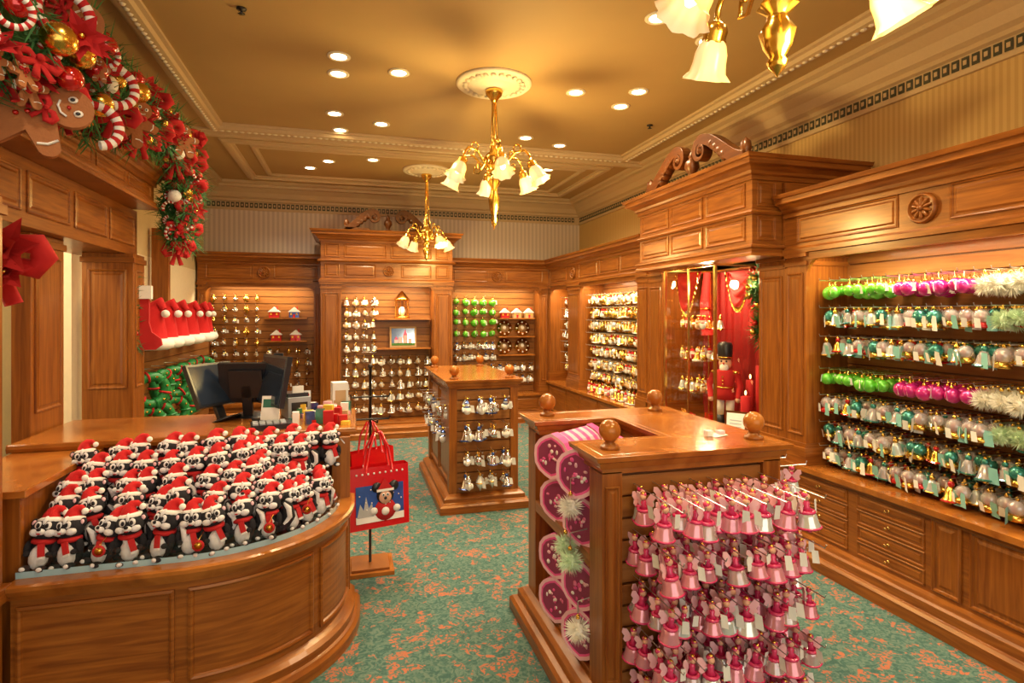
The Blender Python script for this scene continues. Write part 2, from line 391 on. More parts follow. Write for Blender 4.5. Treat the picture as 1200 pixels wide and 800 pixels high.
def o_fairy(bell='silver'):
    b=B(); cap(b,-.004)
    b.sph((0,-.002,-.022),.014,'skin',u=8,v=6); b.sph((0,.003,-.014),(.015,.014,.012),'pink_deep',u=8,v=5)
    b.lathe([(.006,-.032),(.013,-.045),(.01,-.058),(.02,-.074)],8,'pink_deep')
    for sx in (-1,1):
        w=[(0,-.05),(sx*.025,-.016),(sx*.042,-.014),(sx*.046,-.032),(sx*.034,-.048),(sx*.040,-.062),(sx*.03,-.074),(sx*.016,-.07)]
        b.prism(w,.003,'pink_pale',T(0,.012,0)@RZ(sx*18))
    b.lathe([(.010,-.07),(.027,-.078),(.033,-.094),(.036,-.112),(.043,-.130),(.044,-.136)],14,bell)
    b.torus((0,0,-.134),.043,.0045,'pink_deep',n=14,seg=5); b.torus((0,0,-.078),.024,.008,'pink_deep',n=12,seg=5)
    b.lathe([(.004,-.085),(.015,-.10),(.020,-.115),(.010,-.128)],8,'pink_hot'); b.sph((0,0,-.146),.012,'pink_deep',u=6,v=4)
    tag(b,'paper',.03,-.04,1.2); return b
def o_fluff(c,r=.05,n=420):
    b=B(); b.sph((0,0,-.02-r),r*.6,c,u=8,v=6)
    for i in range(n):
        d=Vector((U(-1,1),U(-1,1),U(-1,1))); d.normalize(); s=d.orthogonal().normalized()*r*.05; e=d*r*U(.9,1.35); q=Vector((0,0,-.02-r)); b.add([q+d*r*.5-s,q+d*r*.5+s,q+e],[(0,1,2)],c)
    cap(b,-.01); return b
SETS={
 'near':[o_bell('glassy','gold','tag_teal',k=1.5),o_globe('clear_glass','gold','tag_teal'),o_globe('clear_glass','gold','tag_teal'),o_bell('gold','red_ball','tag_teal',k=1.5),o_globe('clear_glass','red_ball','tag_teal'),o_bell('clear_glass','teal_ball','tag_teal',k=1.5),o_globe('teal_ball','gold','paper'),o_globe('clear_glass','gold','paper')],
 'gold':[o_bell('gold','white'),o_ball('gold',None,.034),o_fig('white','red_ball','hat_red'),o_drop('gold'),o_fig('gold','white','gold'),o_bell('glassy','gold'),o_fig('tan_box','gold','gold'),o_globe('glassy','gold','paper')],
 'silver':[o_bell('silver','blue_ball'),o_fig('white','silver','silver'),o_ball('silver','paper',.034),o_drop('glassy'),o_fig('white','blue_ball','blue_ball')],
 'warm':[o_fig('white','gold','silver'),o_bell('silver','white'),o_ball('silver','paper'),o_bell('glassy','gold'),o_fig('tan_box','white','gold')],
 'sparse':[o_fig('silver','gold','dark_metal'),o_drop('gold',None),o_ball('silver',None,.028)],
 'red':[o_fig('felt_red','white','hat_red'),o_ball('red_ball'),o_fig('white','felt_red','felt_red'),o_bell('gold','red_ball')],
 'fairy':[o_fairy('clear_glass'),o_fairy('pink_glass'),o_fairy('pink_glass'),o_fairy('glassy')],'green':[o_ball('green_ball',r=.04)],'magenta':[o_ball('magenta_ball',r=.04)],
 'fluffw':[o_fluff('fluff_white')],'fluffg':[o_fluff('fluff_green')],
}
def hang(b,x0,x1,zs,y,M,choose,dx=.1,deep=3,s=1,dy=.075,jit=1):
    k=max(1,int(round((x1-x0)/dx)))
    for ri,z in enumerate(zs):
        for i in range(k+1):
            x=x0+(x1-x0)*i/k; L=.06+deep*dy
            b.tube([(x,y,z),(x,y-L,z),(x,y-L-.006,z+.015)],.0025,4,'steel',M)
            for d in range(deep):
                pr=random.choice(SETS[choose(ri,x,z)])
                q=M@T(x+jit*U(-.012,.012),y-.05-d*dy+U(-.01,.01),z+.004)@RZ(U(-60,60))@RX(U(-10,10))@SC(s*U(.86,1.14))
                b.merge(pr,q)

# ---- right wall, near cabinet
F0,F1=2.13,2.42
Mn=RM(3.05,3.5)
b=cabinet(3.6,.7,.65,F0,F1,[(.2,3.6)],[(0,.2)],[1.05,2.6],sl=.37)
f=flat(0,0)
for x0,x1 in ((.10,.55),(.62,1.06)):
    for i in range(4):
        z=.20+i*.099; b.panel(f,x0,x1,z,z+.088,'wood_h',k=.4)
        xc=(x0+x1)/2; b.lathe([(.011,0),(.005,.004),(.005,.014),(.010,.018),(.008,.026),(0,.028)],8,'brass',T(xc,-.008,z+.044)@RX(90))
for x0,x1 in ((1.10,1.26),(1.30,1.76),(1.80,2.26),(2.3,2.76),(2.8,3.3)): b.panel(f,x0,x1,.20,.595,'wood_v',k=.7)
b.panel(f,.12,.90,2.2,2.39,'wood_h',k=.5); b.panel(f,1.20,2.46,2.2,2.39,'wood_h',k=.5); b.panel(f,2.74,3.5,2.2,2.39,'wood_h',k=.5)
obj('built_in_display_cabinet',b,.003,M=Mn)
def ch_near(ri,x,z):
    if ri in (0,3): return 'green' if x<.74 else ('magenta' if x<1.28 else 'fluffw')
    if x>1.3: return 'fluffg' if ri in(1,4) and random.random()<.7 else 'near'
    return 'near'
b=B(); hang(b,.27,2.3,[1.93,1.745,1.55,1.33,1.15,.965,.80],.358,Mn,ch_near,dx=.084,deep=4,s=1.05,dy=.062,jit=1.8)
obj('christmas_ornament_display',b)
# ---- right wall, far cabinet
Mf=RM(3.05,8.7)
b=cabinet(3.2,.7,.65,F0,F1,[(.1,.85),(1.3,2.95)],[(0,.1),(.85,1.3),(2.95,3.2)],[1.07],sl=.37)
for x0,x1 in ((.08,.8),(1.28,1.9),(1.95,2.5),(2.55,3.1)): b.panel(f,x0,x1,2.2,2.39,'wood_h',k=.5); b.panel(f,x0,x1,.2,.59,'wood_h',k=.7)
obj('built_in_display_cabinet',b,.003,M=Mf)
b=B(); hang(b,1.36,2.9,[1.96,1.79,1.62,1.45,1.28,1.11,.94],.358,Mf,lambda r,x,z:'gold',dx=.085,deep=3,s=1.15)
hang(b,.17,.8,[1.96,1.79,1.62,1.45,1.28,1.11,.94],.358,Mf,lambda r,x,z:random.choice(['gold','warm']),dx=.11,deep=2,s=1.15)
obj('gold_ornament_display',b)
b=B()
for i in range(34):
    x=1.4+(i%17)*.09; y=.1+(i//17)*.11; pr=random.choice(SETS['red']+SETS['gold']); b.merge(pr,Mf@T(x,y,.65+.12*1.2)@SC(1.2))
obj('figurine_row',b)
# ---- vitrine unit
Mv=RM(2.85,5.5)   # local x=5.5-Y ; near end Y=3.5 -> x=2.0
b=B()
b.box(0,2.0,.2,.9,0,.65,'wood_h'); b.box(.3,1.75,0,.3,0,.65,'wood_v'); plinth(b,[(.3,.3),(.3,0),(1.75,0),(1.75,.3)])
b.box(.27,1.78,-.035,.9,.65,.685,'wood_top'); b.box(0,2.0,.17,.9,.63,.655,'wood_top')
b.panel(f,.36,1.0,.22,.6,'wood_v'); b.panel(f,1.06,1.69,.22,.6,'wood_v')
for x0,x1 in ((0,.28),(1.72,2.0)): pilaster(b,x0,x1,.2,.9,.65,2.12)
b.box(.28,1.72,.72,.9,.65,2.12,'wood_dark')
b.box(0,2.0,.2,.9,2.12,2.66,'wood_h')
hp=[(.3,.9),(.3,-.06),(1.97,-.06),(1.97,.9)]
b.box(.3,1.97,-.06,.9,2.12,2.72,'wood_h')
b.sweep(hp,[(0,0),(.035,0),(.035,.02),(.025,.03),(.02,.05),(.035,.06),(.035,.075),(0,.09)],'wood_h',2.12)
b.sweep(hp,[(0,0),(.02,.0),(.03,.02),(.012,.035),(0,.04)],'wood_h',2.42)
b.sweep(hp,[(o*1.2,z) for o,z in CORN],'wood_h',2.70)
fh=flat(0,-.06)
for i in range(3): b.panel(fh,.36+i*.53,.84+i*.53,2.235,2.41,'wood_h',k=.6); b.panel(fh,.36+i*.53,.84+i*.53,2.48,2.66,'wood_h',k=.6)
fs_=flat(1.97,0,(0,1))
for a,c in ((2.235,2.41),(2.48,2.66)):
    b.panel(fs_,-.02,.14,a,c,'wood_h',k=.5); b.panel(fs_,.2,.5,a,c,'wood_h',k=.6); 
def pediment(b,W,y,z,s,M=None,gap=.13):
    for d in (1,-1):
        pt=[];wd=[]
        h=W/2-gap*s
        for i in range(17):
            t=i/16; pt.append((h*t,.04*s+.21*s*(t*t*(3-2*t)))); wd.append(s*(.06+.02*math.sin(t*math.pi)))
        c=(h,.18*s)
        for i in range(1,32):
            a=math.radians(90-i*17); r=.07*s*(1-i/38); pt.append((c[0]+r*math.cos(a),c[1]+r*math.sin(a))); wd.append(max(.018*s,.055*s*(1-i/18)))
        Q=(M or Matrix())@T(-d*W/2,y,z)@SC(d,1,1)
        b.ribbon(pt,wd,.07*s,'wood_dark',Q)
        b.box(0,h*.85,-.035*s,.035*s,0,.05*s,'wood_dark',Q)
        b.sph((c[0],0,c[1]),(.024*s,.05*s,.024*s),'wood_dark',Q,u=8,v=6)
        b.lathe([(.03*s,0),(.03*s,.02),(.015*s,.03),(.035*s,.06*s),(.03*s,.10*s),(0,.13*s)],10,'wood_dark',Q@T(.02,0,.03))
        for k in range(4): b.sph((h*.45+k*.04*s,0,.10*s+k*.033*s),(.03*s,.045*s,.045*s),'wood_dark',Q,u=6,v=5)
    Q=(M or Matrix())@T(0,y,z)@SC(s)
    b.lathe([(.045,0),(.045,.03),(.02,.045),(.03,.07),(.05,.10),(.045,.14),(.02,.165),(.025,.18),(.008,.21),(0,.23)],12,'wood_dark',Q)
pediment(b,1.45,.0,2.83,1.3,T(1.12,0,0))
obj('display_vitrine_surround',b,.003,M=Mv)
# glass case
b=B()
x0,x1,y0,y1,z0,z1=.65,1.42,.02,.5,.685,2.12
for x in (x0,x1):
    for y in (y0,y1): b.box(x-.011,x+.011,y-.011,y+.011,z0,z1,'brass')
    for z in (z0+.012,z1-.012): b.box(x-.009,x+.009,y0,y1,z-.009,z+.009,'brass')
for y in (y0,y1):
    for z in (z0+.012,z1-.012): b.box(x0,x1,y-.009,y+.009,z-.009,z+.009,'brass')
b.box((x0+x1)/2-.007,(x0+x1)/2+.007,y0-.007,y0+.007,z0,z1,'brass')
b.add([(x0,y0,z0),(x1,y0,z0),(x1,y0,z1),(x0,y0,z1)],[(0,1,2,3)],'glass')
for x in (x0,x1): b.add([(x,y0,z0),(x,y1,z0),(x,y1,z1),(x,y0,z1)],[(0,1,2,3)],'glass')
for z in (1.0,1.28,1.56): b.box(x0+.02,1.08,y0+.04,y1-.02,z,z+.006,'glass')
obj('glass_display_case',b,M=Mv)
# curtain
b=B(); n=90; vs=[];fs=[]
for i in range(n+1):
    x=.29+1.42*i/n; o=.025*math.sin(i*.9)+.012*math.sin(i*.37)
    vs+=[(x,.67+o,.69),(x,.67+o*.8,1.4),(x,.67+o*.6,2.11)]
for i in range(n): fs+=[(i*3,i*3+3,i*3+4,i*3+1),(i*3+1,i*3+4,i*3+5,i*3+2)]
b.add(vs,fs,'velvet_red',True)
def swag(cx,w,z,drop,y):
    N=24; vs=[];fs=[];K=14
    for k in range(K+1):
        q=k/K
        for i in range(N+1):
            t=i/N*2-1; zz=z-.02-(drop*q)*(1-t*t); yy=y-.05*math.sin(q*math.pi*.6)*(1-t*t)-.015*math.sin(q*22)*(1-abs(t)*.5)
            vs.append((cx+t*w/2*(1-.05*q),yy,zz))
    for k in range(K):
        for i in range(N): a=k*(N+1)+i; fs.append((a,a+1,a+N+2,a+N+1))
    b.add(vs,fs,'felt_red',True)
    for i in range(N+1):
        t=i/N*2-1; b.tube([(cx+t*w*.475,y-.03,z-.02-drop*(1-t*t)),(cx+t*w*.475,y-.03,z-.065-drop*(1-t*t))],.008,5,'gold')
swag(.86,.38,2.1,.36,.14); swag(1.22,.36,2.1,.32,.42)
for x in (.68,1.39): b.tube([(x,.45,2.1),(x-.01,.43,1.8),(x+.01,.45,1.5)],[.03,.045,.06],8,'felt_red'); b.torus((x,.44,1.75),.045,.012,'gold',n=12,seg=5)
obj('velvet_curtain',b,M=Mv)
b=B()
for (x,y,h,r) in ((1.34,.42,.36,.035),(1.56,.35,.5,.04),(1.58,.5,.3,.04),(1.50,.25,.25,.04)):
    b.lathe([(r*1.8,.685),(r*1.8,.70),(r*.5,.72),(r*.5,.76),(r*1.2,.77),(r*1.2,.78)],12,'gold',T(x,y,0))
    b.lathe([(r,.78),(r,.78+h),(r*.3,.785+h),(0,.785+h)],12,'felt_red',T(x,y,0)); b.sph((x,y,.80+h+.01),(.008,.008,.02),'flame',u=6,v=6)
obj('candlestick_group',b,M=Mv)
# nutcracker figurine
b=B()
b.lathe([(.07,0),(.07,.03),(.06,.035)],16,'gold')
for s in (-1,1):
    b.lathe([(.024,.035),(.026,.06),(.022,.10)],10,'plastic_black',T(s*.028,0,0)); b.lathe([(.022,.10),(.026,.2)],10,'white',T(s*.028,0,0))
    b.tube([(s*.06,0,.34),(s*.085,-.01,.27),(s*.075,-.02,.20)],[.02,.018,.015],8,'felt_red'); b.sph((s*.075,-.02,.19),.016,'skin',u=8,v=6); b.sph((s*.055,0,.345),(.026,.026,.014),'gold',u=8,v=6)
b.lathe([(.055,.19),(.05,.24),(.046,.27),(.058,.35),(.03,.36)],14,'felt_red'); b.torus((0,0,.26),.048,.006,'gold',n=14,seg=5)
for z in (.28,.30,.32): b.sph((0,-.053,z),.006,'gold',u=6,v=5)
b.sph((0,0,.395),(.036,.034,.042),'skin',u=12,v=8); b.sph((0,-.026,.37),(.026,.016,.026),'pompom',u=8,v=6); b.sph((0,-.036,.395),.006,'felt_red',u=6,v=5)
for s in (-1,1): b.sph((s*.014,-.030,.408),(.005,.004,.006),'plastic_black',u=6,v=5)
b.lathe([(.036,.42),(.040,.43),(.044,.50),(.034,.515),(0,.52)],14,'plastic_black'); b.torus((0,0,.43),.039,.005,'gold',n=14,seg=5)
obj('nutcracker_figurine',b,M=Mv@T(1.22,.26,.686)@RZ(40)@SC(1.5))
b=B()
for (x,y,s,m,rb) in ((.75,.15,.13,'bag_red','gold'),(.93,.14,.11,'gold','felt_red'),(1.05,.13,.10,'bag_red','white'),(1.0,.32,.15,'bag_red','gold')):
    Q=T(x,y,.686)@RZ(U(-20,20)); b.box(-s/2,s/2,-s/2,s/2,0,s*.8,m,Q); b.box(-s*.08,s*.08,-s*.51,s*.51,-.0,s*.81,rb,Q); b.box(-s*.51,s*.51,-s*.08,s*.08,0,s*.812,rb,Q)
    for a in (0,180): b.torus((0,0,0),s*.16,s*.04,rb,Q@RZ(a)@T(s*.16,0,s*.88)@RX(70),n=10,seg=5)
for z in (1.006,1.286,1.566):
    for i in range(5):
        for y in (.16,.34): b.merge(random.choice(SETS['red']+SETS['gold']+SETS['gold']),T(.72+.08*i,y,z+.125)@SC(1.1))  # shelf ornaments added in place of gold reflections in the case
obj('christmas_gift_group',b,M=Mv)
b=B(); b.box(-.085,.085,-.008,.008,0,.25,'wood_dark'); b.box(-.07,.07,-.011,-.006,.015,.235,'paper'); 
for i in range(6): b.box(-.045,.045,-.0125,-.010,.05+i*.025,.056+i*.025,'plastic_grey')
b.box(-.01,.01,0,.09,0,.01,'wood_dark')
obj('framed_sign',b,M=Mv@T(1.62,.06,.686)@RZ(35)@RX(-8))
def needles(b,p,r,n,m='fir',L=.06):
    for i in range(n):
        d=Vector((U(-1,1),U(-1,1),U(-1,1))); d.normalize(); c=Vector(p)+d*U(0,r); d2=(d+Vector((U(-.5,.5),U(-.5,.5),U(-.5,.5)))).normalized(); s=d2.orthogonal().normalized()*.005; b.add([c-s,c+s,c+d2*L*U(.7,1.3)],[(0,1,2)],m)
b=B()
for i in range(26):
    t=i/25; p=(1.58+.04*math.sin(t*14),.30+.1*t+.03*math.cos(t*11),2.06-.6*t); needles(b,p,.06,40,random.choice(['fir','fir2']),.09)
    if i%3==0: b.sph((p[0]-.02,p[1]-.06,p[2]),.025,random.choice(['red_ball','gold']),u=10,v=6)
b.tube([(1.58,.30,2.12),(1.58,.40,1.48)],.012,6,'fir')
obj('christmas_garland',b,M=Mv)

# ---- back wall cabinets
Mb1=T(-2.0,8.7,0)
b=cabinet(1.62,.45,.45,F0,F1,[(.1,1.5)],[(0,.1),(1.5,1.62)],[.84],sl=.3)
b.panel(f,.1,.7,2.2,2.39,'wood_h',k=.5); b.panel(f,.97,1.55,2.2,2.39,'wood_h',k=.5); b.panel(f,.1,1.5,.18,.4,'wood_h',k=.6)
for z in (1.63,1.30): b.box(.82,1.4,.1,.3,z,z+.02,'wood_top')
obj('built_in_display_cabinet',b,.003,M=Mb1)
b=B(); zs=[1.98,1.83,1.68,1.52,1.36,1.2,1.04,.88,.72]
hang(b,.16,.72,zs,.288,Mb1,lambda r,x,z:'sparse',dx=.13,deep=2,s=1.0); hang(b,.88,1.4,[1.22,1.06,.9,.74],.288,Mb1,lambda r,x,z:'sparse',dx=.13,deep=2,s=1)
obj('ornament_display',b)
b=B()
def house(b,M,c):
    b.box(-.06,.06,-.04,.04,0,.08,c,M); b.prism([(-.075,.075),(.075,.075),(0,.14)],.1,'white',M); b.box(-.014,.014,-.043,-.03,0,.045,'felt_red',M); b.box(.03,.045,-.01,.01,.1,.15,'felt_red',M)
    for x in (-.035,.035): b.box(x-.01,x+.01,-.043,-.03,.035,.06,'yellow',M)
for x,z,c in ((.95,1.65,'felt_red'),(1.22,1.65,'blue_ball'),(.98,1.32,'felt_red'),(1.24,1.32,'red_ball')): house(b,Mb1@T(x,.2,z)@SC(1.1),c)
obj('miniature_house_group',b)
Mb2=T(1.4,8.7,0)
b=cabinet(1.65,.45,.45,F0,F1,[(.1,1.5)],[(0,.1),(1.5,1.65)],[.8],sl=.3)
b.panel(f,.1,.66,2.2,2.39,'wood_h',k=.5); b.panel(f,.93,1.55,2.2,2.39,'wood_h',k=.5); b.panel(f,.1,1.5,.18,.4,'wood_h',k=.6)
for z in (1.62,1.33,1.04): b.box(.86,1.46,.1,.3,z,z+.02,'wood_top')
obj('built_in_display_cabinet',b,.003,M=Mb2)
b=B(); hang(b,.2,.78,[1.98,1.82,1.66,1.48],.288,Mb2,lambda r,x,z:'green',dx=.14,deep=2,s=1.2)
hang(b,.2,.78,[1.28,1.1,.92,.74],.288,Mb2,lambda r,x,z:'silver',dx=.12,deep=2,s=1.2); hang(b,.9,1.4,[.92,.74],.288,Mb2,lambda r,x,z:'silver',dx=.12,deep=2,s=1.2)
obj('green_ornament_display',b)
b=B()
for x in (.98,1.18,1.38): house(b,Mb2@T(x,.2,1.64)@SC(1.1),random.choice(['felt_red','blue_ball','tan_box']))
obj('miniature_house_group',b)
b=B()
for x in (.99,1.29):
    for z in (1.35,1.06):
        Q=Mb2@T(x,.26,z+.125)@RX(80); b.lathe([(.125,.012),(.12,.004),(.08,0),(0,0)],20,'gold',Q); b.lathe([(.118,.010),(.078,.006),(.0,.006)],20,'felt_red',Q)
        b.lathe([(.07,.012),(0,.014)],16,'tan_box',Q); b.sph((0,.01,.016),(.03,.035,.006),'white',Q,u=8,v=4)
        for i in range(8): b.sph((.095*math.cos(i*.785),.095*math.sin(i*.785),.012),(.014,.014,.004),'white',Q,u=6,v=4)
obj('decorative_plate_set',b)
# center cabinet
Mc=T(-.38,8.1,0); Lc=1.78
pc=[(0,.95),(0,0),(Lc,0),(Lc,.95)]
b=B(); b.box(0,Lc,0,1.03,0,.2,'wood_h'); plinth(b,pc)
for x0,x1 in ((0,.26),(Lc-.26,Lc)): pilaster(b,x0,x1,0,1.03,.2,2.13)
b.box(.26,Lc-.26,.5,1.03,.2,2.13,'wood_v'); slats(b,.26,Lc-.26,.47,.2,2.13)
cornerfill(b,.26,2.09,.12,1,.02); cornerfill(b,Lc-.26,2.09,.12,-1,.02); b.box(.26,Lc-.26,0,.03,2.08,2.13,'wood_h')
b.box(0,Lc,0,1.03,2.13,2.76,'wood_h')
b.sweep(pc,[(0,0),(.025,0),(.025,.03),(.01,.045),(0,.05)],'wood_h',2.13)
b.sweep(pc,[(0,0),(.03,0),(.045,.02),(.02,.04),(0,.045)],'wood_h',2.40)
b.sweep(pc,[(o*1.2,z) for o,z in CORN],'wood_h',2.70)
for x0,x1 in ((.05,.24),(.3,.72),(1.06,1.48),(1.54,1.73)): b.panel(f,x0,x1,2.2,2.38,'wood_h',k=.5)
for x0,x1 in ((.05,.24),(.3,.86),(.92,1.48),(1.54,1.73)): b.panel(f,x0,x1,2.47,2.65,'wood_h',k=.5)
rosette(b,.89,-.002,2.29,.075)
pediment(b,1.15,.1,2.83,1.15,T(Lc/2,0,0),gap=.17)
for z in (1.62,1.20): b.box(.74,1.5,.2,.47,z,z+.02,'wood_top')
obj('built_in_display_cabinet',b,.003,M=Mc)
b=B(); zs=[1.95,1.79,1.63,1.46,1.29,1.12,.95,.78,.6,.42]
hang(b,.33,.7,zs,.458,Mc,lambda r,x,z:'warm',dx=.12,deep=2,s=1.15); hang(b,.82,1.46,[1.1,.94,.77,.6,.42],.458,Mc,lambda r,x,z:'warm',dx=.13,deep=2,s=1.15)
obj('silver_ornament_display',b)
b=B(); Q=Mc@T(1.1,.32,1.64)
b.lathe([(.11,0),(.11,.02),(.1,.03)],12,'gold',Q); b.lathe([(.1,.26),(.11,.27),(.1,.29),(.05,.35),(.02,.38),(0,.40)],12,'gold',Q,True)
for i in range(10):
    a=i*math.pi/5; b.tube([(.095*math.cos(a),.095*math.sin(a),.02),(.095*math.cos(a),.095*math.sin(a),.27)],.004,4,'gold',Q)
b.sph((0,0,.1),(.05,.05,.07),'white',Q)
obj('decorative_lantern',b)
b=B(); Q=Mc@T(1.12,.35,1.222)@RX(-10)
b.box(-.19,.19,-.01,.01,0,.30,'tan_box',Q); b.box(-.165,.165,-.013,-.009,.025,.275,'blue_ball',Q)
for i,(x,w,h) in enumerate(((-.1,.05,.1),(-.04,.05,.15),(.03,.06,.19),(.1,.05,.12))):
    b.box(x-w/2,x+w/2,-.016,-.012,.04,.04+h*.7,'pink_pale',Q); b.prism([(x-w/2,.04+h*.7),(x+w/2,.04+h*.7),(x,.05+h*1.1)],.004,'blue_ball' if i%2 else 'pink_hot',Q@T(0,-.016,0))
b.box(-.165,.165,-.017,-.012,.025,.06,'fir2',Q)
obj('castle_picture',b)

# ------------------------------------------------------------ gondolas
def finial(b,x,y,z,r=.047):
    b.lathe([(r*.9,0),(r*.9,.012),(r*.55,.02),(r*.45,.03),(r*.6,.038)],16,'wood_v',T(x,y,z)); b.sph((x,y,z+.03+r),r,'wood_top',u=20,v=14)
def gon_base(b,x0,x1,y0,y1):
    b.box(x0,x1,y0,y1,0,.14,'wood_h')
    b.sweep([(x0,y1),(x0,y0),(x1,y0),(x1,y1)],[(-.01,0),(.09,0),(.09,.06),(.075,.075),(.05,.085),(.05,.12),(.03,.135),(0,.15),(-.01,.15)],'wood_h',0,closed=True)
b=B(); x0,x1,y0,y1=.98,1.84,2.14,3.14; ZT=1.10
gon_base(b,x0,x1,y0,y1)
for x in (x0,x1-.09):
    for y,yy in ((y0,y0+.13),(y1-.13,y1)): 
        b.box(x,x+.09,y,yy,.14,ZT-.04,'wood_v')
b.panel(flat(0,y0),x0+.012,x0+.078,.2,ZT-.1,'wood_v',k=.4)
b.box(1.42,x1-.09,y0+.05,y1,.14,ZT-.05,'wood_v'); b.box(x0+.02,1.5,y0+.05,y0+.12,.14,ZT-.05,'wood_v'); b.box(x0+.02,1.5,y1-.1,y1,.14,ZT-.05,'wood_v')
slats(b,x0+.09,x1-.09,y0+.03,.14,ZT-.05,.09)
b.box(x0+.01,1.45,y0+.1,y1-.08,.64,.67,'wood_h'); b.box(x0+.01,1.45,y0+.1,y1-.08,.14,.17,'wood_h')
b.box(x0,x0+.03,y0+.13,y1-.13,.62,.68,'wood_h')
b.sweep([(x0,y1),(x0,y1-.2),(1.44,y1-.2),(1.44,y0+.24),(x0,y0+.24),(x0,y0),(x1,y0),(x1,y1)],[(-.0,-.055),(.012,-.055),(.02,-.03),(.035,-.022),(.04,0),(0,0)],'wood_top',ZT+.03,closed=True)
b.box(x0,x1,y0,y0+.24,ZT-.05,ZT+.03,'wood_top'); b.box(x0,x1,y1-.2,y1,ZT-.05,ZT+.03,'wood_top'); b.box(1.44,x1,y0+.24,y1-.2,ZT-.05,ZT+.03,'wood_top')
for x,y in ((x0+.08,y0+.10),(x1-.06,y0+.1),(x0+.09,y1-.07),(x1-.10,y1-.08)): finial(b,x,y,ZT+.03)
obj('display_gondola',b,.003)
b=B(); I=Matrix()
hang(b,x0+.15,x1-.10,[1.0,.81,.62,.43,.27],y0+.02,I,lambda r,x,z:'fairy',dx=.085,deep=4,s=.93,dy=.078,jit=2.4)
hang(b,.08,.6,[1.0,.79,.58,.37],0,T(x1,y0,0)@RZ(90),lambda r,x,z:'fairy',dx=.12,deep=2,s=.93)
obj('fairy_bell_ornament_display',b)
def hatbox(b,M,c1,c2):
    N=16; r=.108; L=.36; pts=[]
    for i in range(N):   # softened hexagon outline
        a=2*math.pi*i/N; q=((a-math.pi/6)%(math.pi/3))-math.pi/6; rr=r*(.55*math.cos(math.pi/6)/math.cos(q)+.45)
        pts.append((rr*math.cos(a),rr*math.sin(a)))
    K=11
    for k in range(K):
        a,e=-L/2+L*k/K,-L/2+L*(k+1)/K
        vs=[(a,p[0],p[1]) for p in pts]+[(e,p[0],p[1]) for p in pts]
        b.add(vs,[(i,(i+1)%N,(i+1)%N+N,i+N) for i in range(N)],c1 if k%2 else c2,False,M)
    q=1.06
    for sgn in (-1,1):
        x=sgn*L/2
        def ring(s0,s1,xa,xb,m): b.add([(xa,p[0]*s0,p[1]*s0) for p in pts]+[(xb,p[0]*s1,p[1]*s1) for p in pts],[(i,(i+1)%N,(i+1)%N+N,i+N) for i in range(N)],m,False,M)
        b.add([(x+sgn*.006,p[0]*.8,p[1]*.8) for p in pts],[tuple(range(N))],'plum',False,M)
        ring(.8,.9,x+sgn*.006,x+sgn*.006,'pink_hot'); ring(.9,q,x+sgn*.006,x+sgn*.006,'pink_pale'); ring(q,q,x+sgn*.006,x-sgn*.05,'pink_hot')
        for i in range(16):
            a=U(0,6.28); rr=U(0,.068); b.sph((x+sgn*.008,rr*math.cos(a),rr*math.sin(a)),(.003,U(.006,.013),U(.006,.013)),random.choice(['pink','pink_pale','pink_hot','white']),M,u=6,v=4)
b=B()
for j,z in enumerate((.671+.108,.671+.325)):
    for y in (2.47,2.79): hatbox(b,T(1.14-.03*j,y,z)@RZ(34),'pink_pale','pink_hot')
for j,z in enumerate((.172+.108,.172+.325)):
    for y in (2.47,2.79): hatbox(b,T(1.14,y,z)@RZ(30),'pink_pale','pink_hot' if j else 'pink')
obj('gift_hatbox_stack',b)
b=B()
for (x,y,z,c) in ((.93,2.36,.93,'fluffw'),(.93,2.42,.74,'fluffg'),(.92,2.34,.70,'fluffg'),(.94,2.30,.42,'fluffw')):
    b.merge(SETS[c][0],T(x,y,z)@SC(1.05)); b.tube([(x,y,z),(x,y,z+.05),(1.0,y,z+.06)],.003,4,'steel')
obj('feather_pompom_group',b)
b=B(); b.add([(0,0,0),(.10,0,0),(.11,.05,.004),(.01,.06,.004)],[(0,1,2,3)],'paper',False,T(1.62,2.3,ZT+.032)@RZ(20)); b.box(0,.03,0,.03,0,.025,'white',T(1.60,2.33,ZT+.031)); b.box(.07,.1,.01,.04,0,.02,'pink_pale',T(1.60,2.33,ZT+.031))
obj('price_card',b)
# rear gondola
b=B(); x0,x1,y0,y1=.82,1.44,4.92,6.3
gon_base(b,x0,x1,y0,y1); b.box(x0+.03,x1-.03,y0+.06,y1-.06,.14,ZT-.04,'wood_v')
for x in (x0,x1-.07):
    for y in (y0,y1-.1): b.box(x,x+.07,y,y+.1,.14,ZT-.04,'wood_v')
slats(b,x0+.07,x1-.07,y0+.03,.14,ZT-.04,.09)
fl=flat(x0+.03,0,(0,-1)); b.panel(fl,-y1+.12,-(y0+y1)/2-.03,.2,ZT-.1,'wood_v'); b.panel(fl,-(y0+y1)/2+.03,-y0-.12,.2,ZT-.1,'wood_v')
b.box(x0,x1,y0,y1,ZT-.05,ZT+.03,'wood_top'); b.sweep([(x0,y1),(x0,y0),(x1,y0),(x1,y1)],[(-.0,-.055),(.012,-.055),(.02,-.03),(.035,-.022),(.04,0),(0,0)],'wood_top',ZT+.03,closed=True)
for x in (x0+.06,x1-.06):
    for y in (y0+.08,y1-.08): finial(b,x,y,ZT+.03,.045)
obj('display_gondola',b,.003)
b=B(); hang(b,x0+.14,x1-.14,[.99,.76,.53,.34],y0+.02,I,lambda r,x,z:'silver',dx=.12,deep=2,s=1.25)
hang(b,-y0-1.2,-y0-.15,[.9,.7],0,T(x0+.03,0,0)@RZ(-90),lambda r,x,z:'silver',dx=.2,deep=1,s=1.2)
obj('snowman_ornament_display',b)

